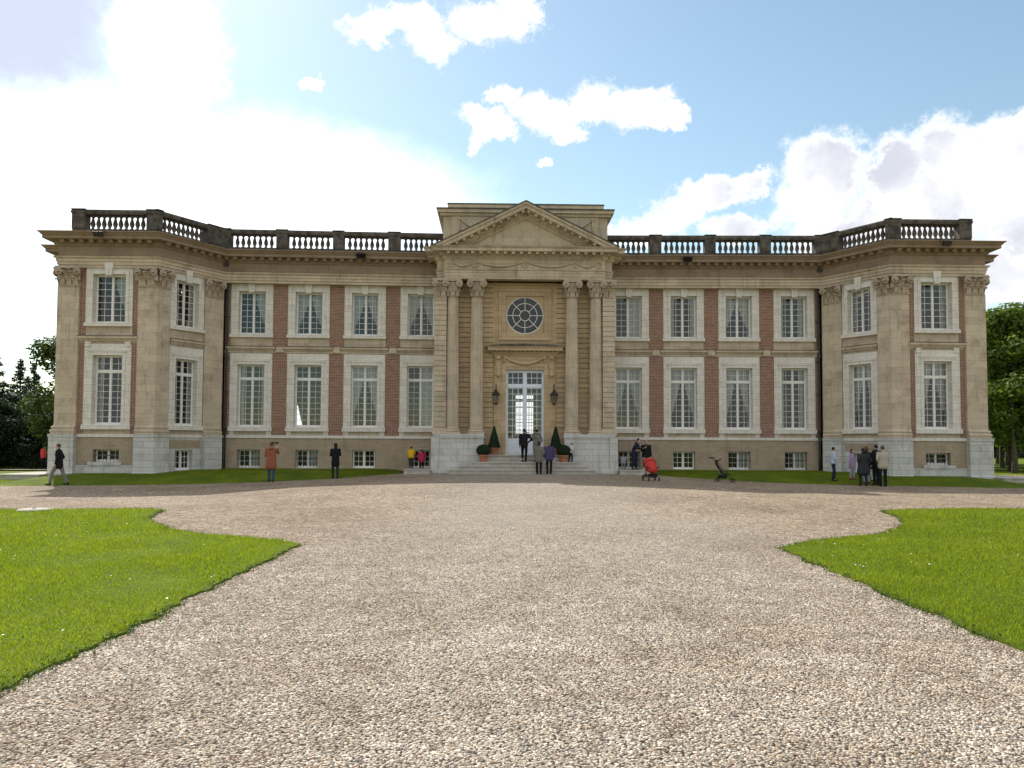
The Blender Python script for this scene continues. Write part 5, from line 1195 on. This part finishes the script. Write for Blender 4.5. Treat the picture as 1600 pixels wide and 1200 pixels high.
def person(label, loc, face, h, top, bottom, hair, coat=.50, stride=.0, arms=('down', 'down'), lean=.0, shoes=None, group=None, hairlen=0, build=1.0, skirt=False, crouch=0., turn=0, hood=False, barelegs=False, bag=None, sleeves=None, headdown=0):
    """faces -y before rotation; face in degrees, 0 = towards the camera, 180 = back view"""
    o = thing('person', loc, R(face), label, 'person', group)
    u = h / 1.75; k = build
    hipz = (.92 - .45 * crouch) * u; sh = hipz + .50 * u; ly = -lean * .5 * u
    hipc = Vector((0, .10 * crouch * u, hipz)); nk = Vector((0, ly + hipc.y * .5, sh + .06 * u)); hc = nk + Vector((0, -.03 * u - .08 * headdown * u, .145 * u - .02 * headdown * u))
    S = {s: Vector((s * .185 * u * k, ly + hipc.y * .5, sh)) for s in (-1, 1)}; Hp = {s: hipc + Vector((s * .09 * u, 0, 0)) for s in (-1, 1)}
    legs = {}
    for s in (-1, 1):
        fy = -s * stride * .5 * u; foot = Vector((s * .09 * u, fy + .0, .075 * u)); 
        if crouch > 0: kn = Vector((s * .13 * u, hipc.y - .36 * u * crouch - .02, hipz * .5 + .16 * u * crouch)); foot = Vector((s * .10 * u, .0, .075 * u))
        else: kn = (Hp[s] + foot) / 2 + Vector((s * .01 * u, -.035 * u - (.05 * stride * u if fy < 0 else 0), .03 * u))
        legs[s] = (Hp[s], kn, foot)
    arm = {}
    for s, a in zip((-1, 1), arms):
        sp = S[s]
        if a == 'down': e = sp + Vector((s * .055 * u, .02 * u, -.29 * u)); w_ = e + Vector((s * .01 * u, -.05 * u, -.25 * u))
        elif a == 'swingf': e = sp + Vector((s * .05 * u, -.08 * u, -.27 * u)); w_ = e + Vector((0, -.15 * u, -.19 * u))
        elif a == 'swingb': e = sp + Vector((s * .06 * u, .13 * u, -.26 * u)); w_ = e + Vector((0, .03 * u, -.25 * u))
        elif a == 'pocket': e = sp + Vector((s * .10 * u, .10 * u, -.26 * u)); w_ = Vector((s * .16 * u, sp.y - .04 * u, hipz + .06 * u))
        elif a == 'front': e = sp + Vector((s * .05 * u, -.02 * u, -.28 * u)); w_ = e + Vector((-s * .08 * u, -.22 * u, .03 * u))
        elif a == 'chest': e = sp + Vector((s * .07 * u, -.08 * u, -.26 * u)); w_ = e + Vector((-s * .13 * u, -.15 * u, .14 * u))
        elif a == 'hip': e = sp + Vector((s * .20 * u, .05 * u, -.23 * u)); w_ = Vector((s * .17 * u, sp.y - .02 * u, hipz + .08 * u))
        elif a == 'up': e = sp + Vector((s * .08 * u, -.16 * u, -.16 * u)); w_ = e + Vector((-s * .06 * u, -.12 * u, .22 * u))
        elif a == 'reach': e = sp + Vector((s * .05 * u, -.20 * u, -.18 * u)); w_ = e + Vector((0, -.24 * u, .02 * u))
        arm[s] = (sp, e, w_)
    # body: one continuous surface
    mb = MB(); C_ = lambda a, b, r1, r2, n=10: cap(mb, a, b, r1 * u, r2 * u, n)
    C_(hipc, nk - Vector((0, 0, .14 * u)), .085, .085)
    for s in (-1, 1): C_(hipc + Vector((s * .06 * u, 0, 0)), nk + Vector((s * .08 * u, 0, -.16 * u)), .075, .07); C_(nk + Vector((0, 0, -.07 * u)), S[s], .045, .05)
    C_(nk - Vector((0, 0, .08 * u)), hc - Vector((0, 0, .05 * u)), .055, .05)
    mb.ell(hc, (.072 * u, .090 * u, .112 * u), SKIN, 14, 10); mb.ell(hc + Vector((0, -.028 * u, -.065 * u)), (.052 * u, .058 * u, .052 * u), SKIN)
    C_(hc + Vector((0, -.086 * u, .0)), hc + Vector((0, -.102 * u, -.03 * u)), .009, .014, 6)
    C_(hc + Vector((-.02 * u, -.078 * u, -.058 * u)), hc + Vector((.02 * u, -.078 * u, -.058 * u)), .010, .010, 6)
    for s in (-1, 1): mb.ell(hc + Vector((s * .073 * u, .005 * u, -.01 * u)), (.010 * u, .018 * u, .03 * u), SKIN, 6, 5)
    for s in (-1, 1):
        a, b, c = legs[s]; C_(a, b, .082, .055); C_(b, c, .054, .036); C_(c, c + Vector((0, -.13 * u, -.04 * u)), .035, .03)
        a, b, c = arm[s]; C_(a, b, .050, .036); C_(b, c, .037, .025)
        dv = (c - b).normalized(); sd_ = dv.cross(Vector((0, 1, .3))).normalized() if abs(dv.y) < .85 else dv.cross(Vector((0, 0, 1))).normalized(); palm = c + dv * .055 * u; pn = dv.cross(sd_).normalized() * (1 if s > 0 else -1)
        for q in (-.5, .5): C_(c + sd_ * .012 * u * q, palm + sd_ * .034 * u * q, .018, .017, 6)
        for q, ln in zip((-1.5, -.5, .5, 1.5), (.062, .074, .070, .055)):
            r0 = palm + sd_ * .0185 * q * u + dv * .012 * u; m1 = r0 + dv * ln * .55 * u + pn * .004 * u; C_(r0, m1, .0088, .0082, 6); C_(m1, m1 + dv * ln * .35 * u + pn * .018 * u, .0082, .007, 6)
        th = c + dv * .02 * u - sd_ * .022 * u; C_(th, th + dv * .03 * u - sd_ * .022 * u, .012, .010, 6); C_(th + dv * .03 * u - sd_ * .022 * u, th + dv * .058 * u - sd_ * .026 * u, .010, .008, 6)
    remesh(mb, 'body', .0078 * max(.7, u), o, SKIN, smooth_it=1)
    mb = MB()
    for s in (-1, 1): mb.ell(hc + Vector((s * .028 * u, -.078 * u, .008 * u)), (.011 * u, .008 * u, .008 * u), EYE, 6, 5)
    mb.build('eyes', o)
    # jacket
    mb = MB(); bz = coat * u - (.45 * crouch * u if crouch else 0); bot = max(bz, .22 * u)
    C_ = lambda a, b, r1, r2, n=12: cap(mb, a, b, r1 * u, r2 * u, n)
    wst = hipc + Vector((0, 0, .18 * u)); chest = nk - Vector((0, 0, .17 * u))
    for s in (-.9, 0, .9):
        C_(wst + Vector((s * .07 * u * k, 0, 0)), chest + Vector((s * .085 * u * k, 0, 0)), .118 * k, .118 * k)
        if bot < hipz + .12 * u:
            end = Vector((s * (.085 + .03 * (coat < .6)) * u * k, hipc.y + .01 * u, bot + .09 * u)); C_(wst + Vector((s * .07 * u * k, 0, 0)), end, .118 * k, (.13 + (.02 if coat < .62 else 0)) * k)
    for s in (-1, 1): C_(chest + Vector((s * .06 * u, 0, .05 * u)), S[s], .09, .068); 
    C_(nk - Vector((0, 0, .10 * u)), nk + Vector((0, .005 * u, .0)), .095, .072)
    if hood: mb.ell(nk + Vector((0, .08 * u, .0)), (.11 * u, .07 * u, .08 * u), SKIN)
    jm = top
    slm = MB() if sleeves else mb
    for s in (-1, 1):
        a, b, c = arm[s]; cap(slm, a, b, .066 * u * k, .052 * u, 12); cap(slm, b, b + (c - b) * .93, .053 * u, .040 * u, 12)
    remesh(mb, 'jacket', .017, o, jm, smooth_it=3)
    if sleeves: remesh(slm, 'sleeves', .017, o, sleeves, smooth_it=2)
    # trousers
    mb = MB()
    if skirt:
        for s in (-.9, 0, .9): C_(hipc + Vector((s * .05 * u, 0, .05 * u)), hipc + Vector((s * .10 * u, 0, -.30 * u)), .11, .13)
        remesh(mb, 'skirt', .017, o, bottom)
    else:
        C_(hipc + Vector((-.05 * u, 0, .04 * u)), hipc + Vector((.05 * u, 0, .04 * u)), .115, .115)
        for s in (-1, 1): a, b, c = legs[s]; C_(a, b, .100, .072); C_(b, c + (b - c).normalized() * .03 * u, .070, .058)
        remesh(mb, 'trousers', .015, o, bottom)
    mb = MB()
    for s in (-1, 1):
        c = legs[s][2]; mb.ell(c + Vector((0, -.055 * u, -.035 * u)), (.05 * u, .135 * u, .04 * u), SKIN, 10, 7); mb.ell(c + Vector((0, .02 * u, -.01 * u)), (.045 * u, .055 * u, .05 * u), SKIN, 8, 6)
    remesh(mb, 'shoes', .014, o, shoes or BLKF, smooth_it=1)
    # hair
    mb = MB(); mb.ell(hc + Vector((0, .018 * u, .028 * u)), (.083 * u, .092 * u, .100 * u), SKIN, 14, 10)
    if hairlen:
        for s in (-1, 0, 1): C_(hc + Vector((s * .045 * u, .045 * u, .0)), hc + Vector((s * .055 * u, .07 * u, -hairlen * u)), .05, .035)
    hm = remesh(mb, 'hair', .010, o, hair, smooth_it=1)
    if bag is not None:
        mb = MB(); mb.box(-.12 * u, .12 * u, -.05 * u, .05 * u, 0, .24 * u, bag); mb.tube([(-.1 * u, 0, .24 * u), (0, 0, .4 * u), (.1 * u, 0, .24 * u)], .01, bag, 5)
        bo = mb.build('bag'); tag(bo, 'dark shoulder bag carried by ' + label[:60], 'bag'); bo.location = o.location + Matrix.Rotation(R(face), 3, 'Z') @ Vector((.24 * u, 0, .72 * u)); bo.rotation_euler = (0, 0, R(face + 90))
    return o
BLK = cloth('black_wool', (.012, .013, .016)); NAVY = cloth('navy_cloth', (.022, .025, .055)); JEAN = cloth('blue_denim', (.045, .075, .14)); RUST = cloth('rust_coat_cloth', (.28, .10, .055)); GREYT = cloth('grey_trouser', (.20, .18, .165)); OLIVE = cloth('grey_plaid', (.15, .14, .12), .4)
TAUPE = cloth('taupe_coat', (.17, .155, .13)); PURP = cloth('purple_fleece', (.07, .055, .13)); YEL = cloth('yellow_jacket', (.65, .40, .02)); PNK = cloth('crimson_jacket', (.42, .03, .09)); WHT = cloth('white_cotton', (.62, .62, .62)); LBL = cloth('pale_blue_shirt', (.48, .54, .70))
LILAC = cloth('lilac_coat', (.42, .30, .50)); BEIGE = cloth('beige_jacket', (.42, .38, .30)); DKG = cloth('dark_grey_wool', (.035, .037, .04)); SALM = cloth('bright_red_shirt', (.70, .07, .08)); CREAM = cloth('cream_trouser', (.42, .38, .33)); LGREY = cloth('pale_grey_cloth', (.40, .39, .42))
HB = plain('dark_hair', (.02, .014, .01), .6, .3, var=.2); HBR = plain('brown_hair', (.10, .05, .025), .6, .3, var=.2); HG = plain('grey_hair', (.22, .20, .19), .6, .3, var=.2); REDS = cloth('red_shoe', (.25, .05, .05))
g = lambda x, y: (x, y, max(G(x, y), bank(x, y) if y > bank_edge(x) else -9))
VG = 'visitors in front of the mansion'
def P(label, x, y, *a, z=None, **k):
    loc = g(x, y) if z is None else (x, y, z); return person(label, loc, *a, group=VG, **k)
P('man in a dark jacket and grey trousers walking left past the left pavilion', -19.75, -4.9, -80, 1.72, BLK, GREYT, HBR, coat=.70, stride=.62, arms=('pocket', 'down'), lean=.05)
P('woman in a rust brown coat and blue jeans looking up at the facade', -11.5, -3.15, 190, 1.76, RUST, JEAN, HBR, coat=.60, arms=('up', 'front'), build=1.08, hood=True, stride=.12, headdown=-.3)
P('dark-haired person in a long black coat standing in front of the left wing', -8.95, -1.85, 205, 1.66, BLK, cloth('dark_green_trouser', (.02, .03, .035)), HB, coat=.62, arms=('front', 'front'), hairlen=.10, stride=.16)
P('man in black climbing the entrance steps with a hand on his hip', -.12, 1.08, 175, 1.68, BLK, BLK, HB, coat=.78, stride=.34, arms=('hip', 'down'), lean=.12, z=.60)
P('person in a grey plaid coat at the door behind the pair', .50, 1.10, 180, 1.66, OLIVE, BLK, HB, coat=.62, arms=('pocket', 'front'), z=.60)
P('woman in a taupe coat standing at the foot of the steps', .56, .02, 182, 1.60, TAUPE, BLK, HB, coat=.66, arms=('pocket', 'down'), hairlen=.05, stride=.14, build=1.05)
P('person in a purple jacket beside the woman in taupe at the steps', 1.06, .02, 178, 1.62, PURP, BLK, HG, coat=.74, arms=('down', 'down'), stride=.08, build=1.08)
P('child in a white top leaning behind the right ball-shaped plant', 2.24, 1.36, 60, 1.02, WHT, BLK, HB, coat=.84, stride=.25, arms=('front', 'swingb'), lean=.3, z=.57)
P('child in a yellow jacket looking into a basement window left of the steps', -5.97, 2.55, 180, 1.16, YEL, DKG, HB, coat=.86, arms=('front', 'front'), z=.20, build=1.25, lean=.2, stride=.1)
P('child in a crimson jacket crouching at the basement window', -5.42, 2.62, 180, 1.16, PNK, BLK, HB, coat=.80, arms=('front', 'front'), z=.20, crouch=.55, build=1.35, lean=.35)
P('small child in pale clothes squatting at the basement window right of the steps', 5.22, 3.0, 165, 1.0, LGREY, LGREY, HG, coat=.84, arms=('front', 'front'), z=.20, crouch=.7, build=1.3, lean=.3)
P('person in navy bending towards a phone right of the steps', 5.66, 2.2, 60, 1.66, NAVY, NAVY, HB, coat=.70, arms=('chest', 'front'), z=.20, lean=.28, stride=.15, headdown=1)
P('bearded man in a black jacket and cream trousers behind the red pushchair', 6.30, 2.35, 5, 1.74, BLK, CREAM, HG, coat=.80, arms=('chest', 'down'), z=bank(6.6, 2.3), build=1.1)
P('boy in a pale blue shirt at the left of the group by the right pavilion', 14.3, -1.75, 75, 1.60, LBL, NAVY, HB, coat=.86, arms=('front', 'front'), stride=.1)
P('girl in a lilac coat with long dark hair in the group on the right', 15.3, -1.5, 45, 1.43, LILAC, LGREY, HB, coat=.62, arms=('down', 'down'), hairlen=.22, shoes=REDS, stride=.12)
P('woman in a long dark coat with her back to the camera', 14.95, -3.3, 185, 1.70, DKG, DKG, HB, coat=.55, arms=('pocket', 'pocket'), hairlen=.06, build=1.22, stride=.2)
P('brown-haired person half hidden behind the woman in the long dark coat', 15.55, -2.4, 190, 1.72, BLK, LGREY, HBR, coat=.68, arms=('pocket', 'front'), hairlen=.06)
P('person in a black waistcoat with white sleeves between the dark coat and the beige jacket', 16.1, -2.0, 150, 1.50, BLK, WHT, HB, coat=.70, arms=('front', 'down'), sleeves=WHT, stride=.2)
P('dark-haired man half hidden behind the man in the beige jacket', 15.75, -2.9, 200, 1.84, BLK, BLK, HB, coat=.74, arms=('front', 'down'))
P('man in a beige jacket and black trousers with his back to the camera', 15.60, -3.75, 182, 1.82, BEIGE, BLK, HBR, coat=.78, arms=('front', 'pocket'), build=1.12, stride=.06)
P('person in a bright red top running beyond the left corner of the mansion', -31.75, 14.0, 160, 1.58, SALM, BLK, HB, coat=.80, arms=('front', 'down'), stride=.5)
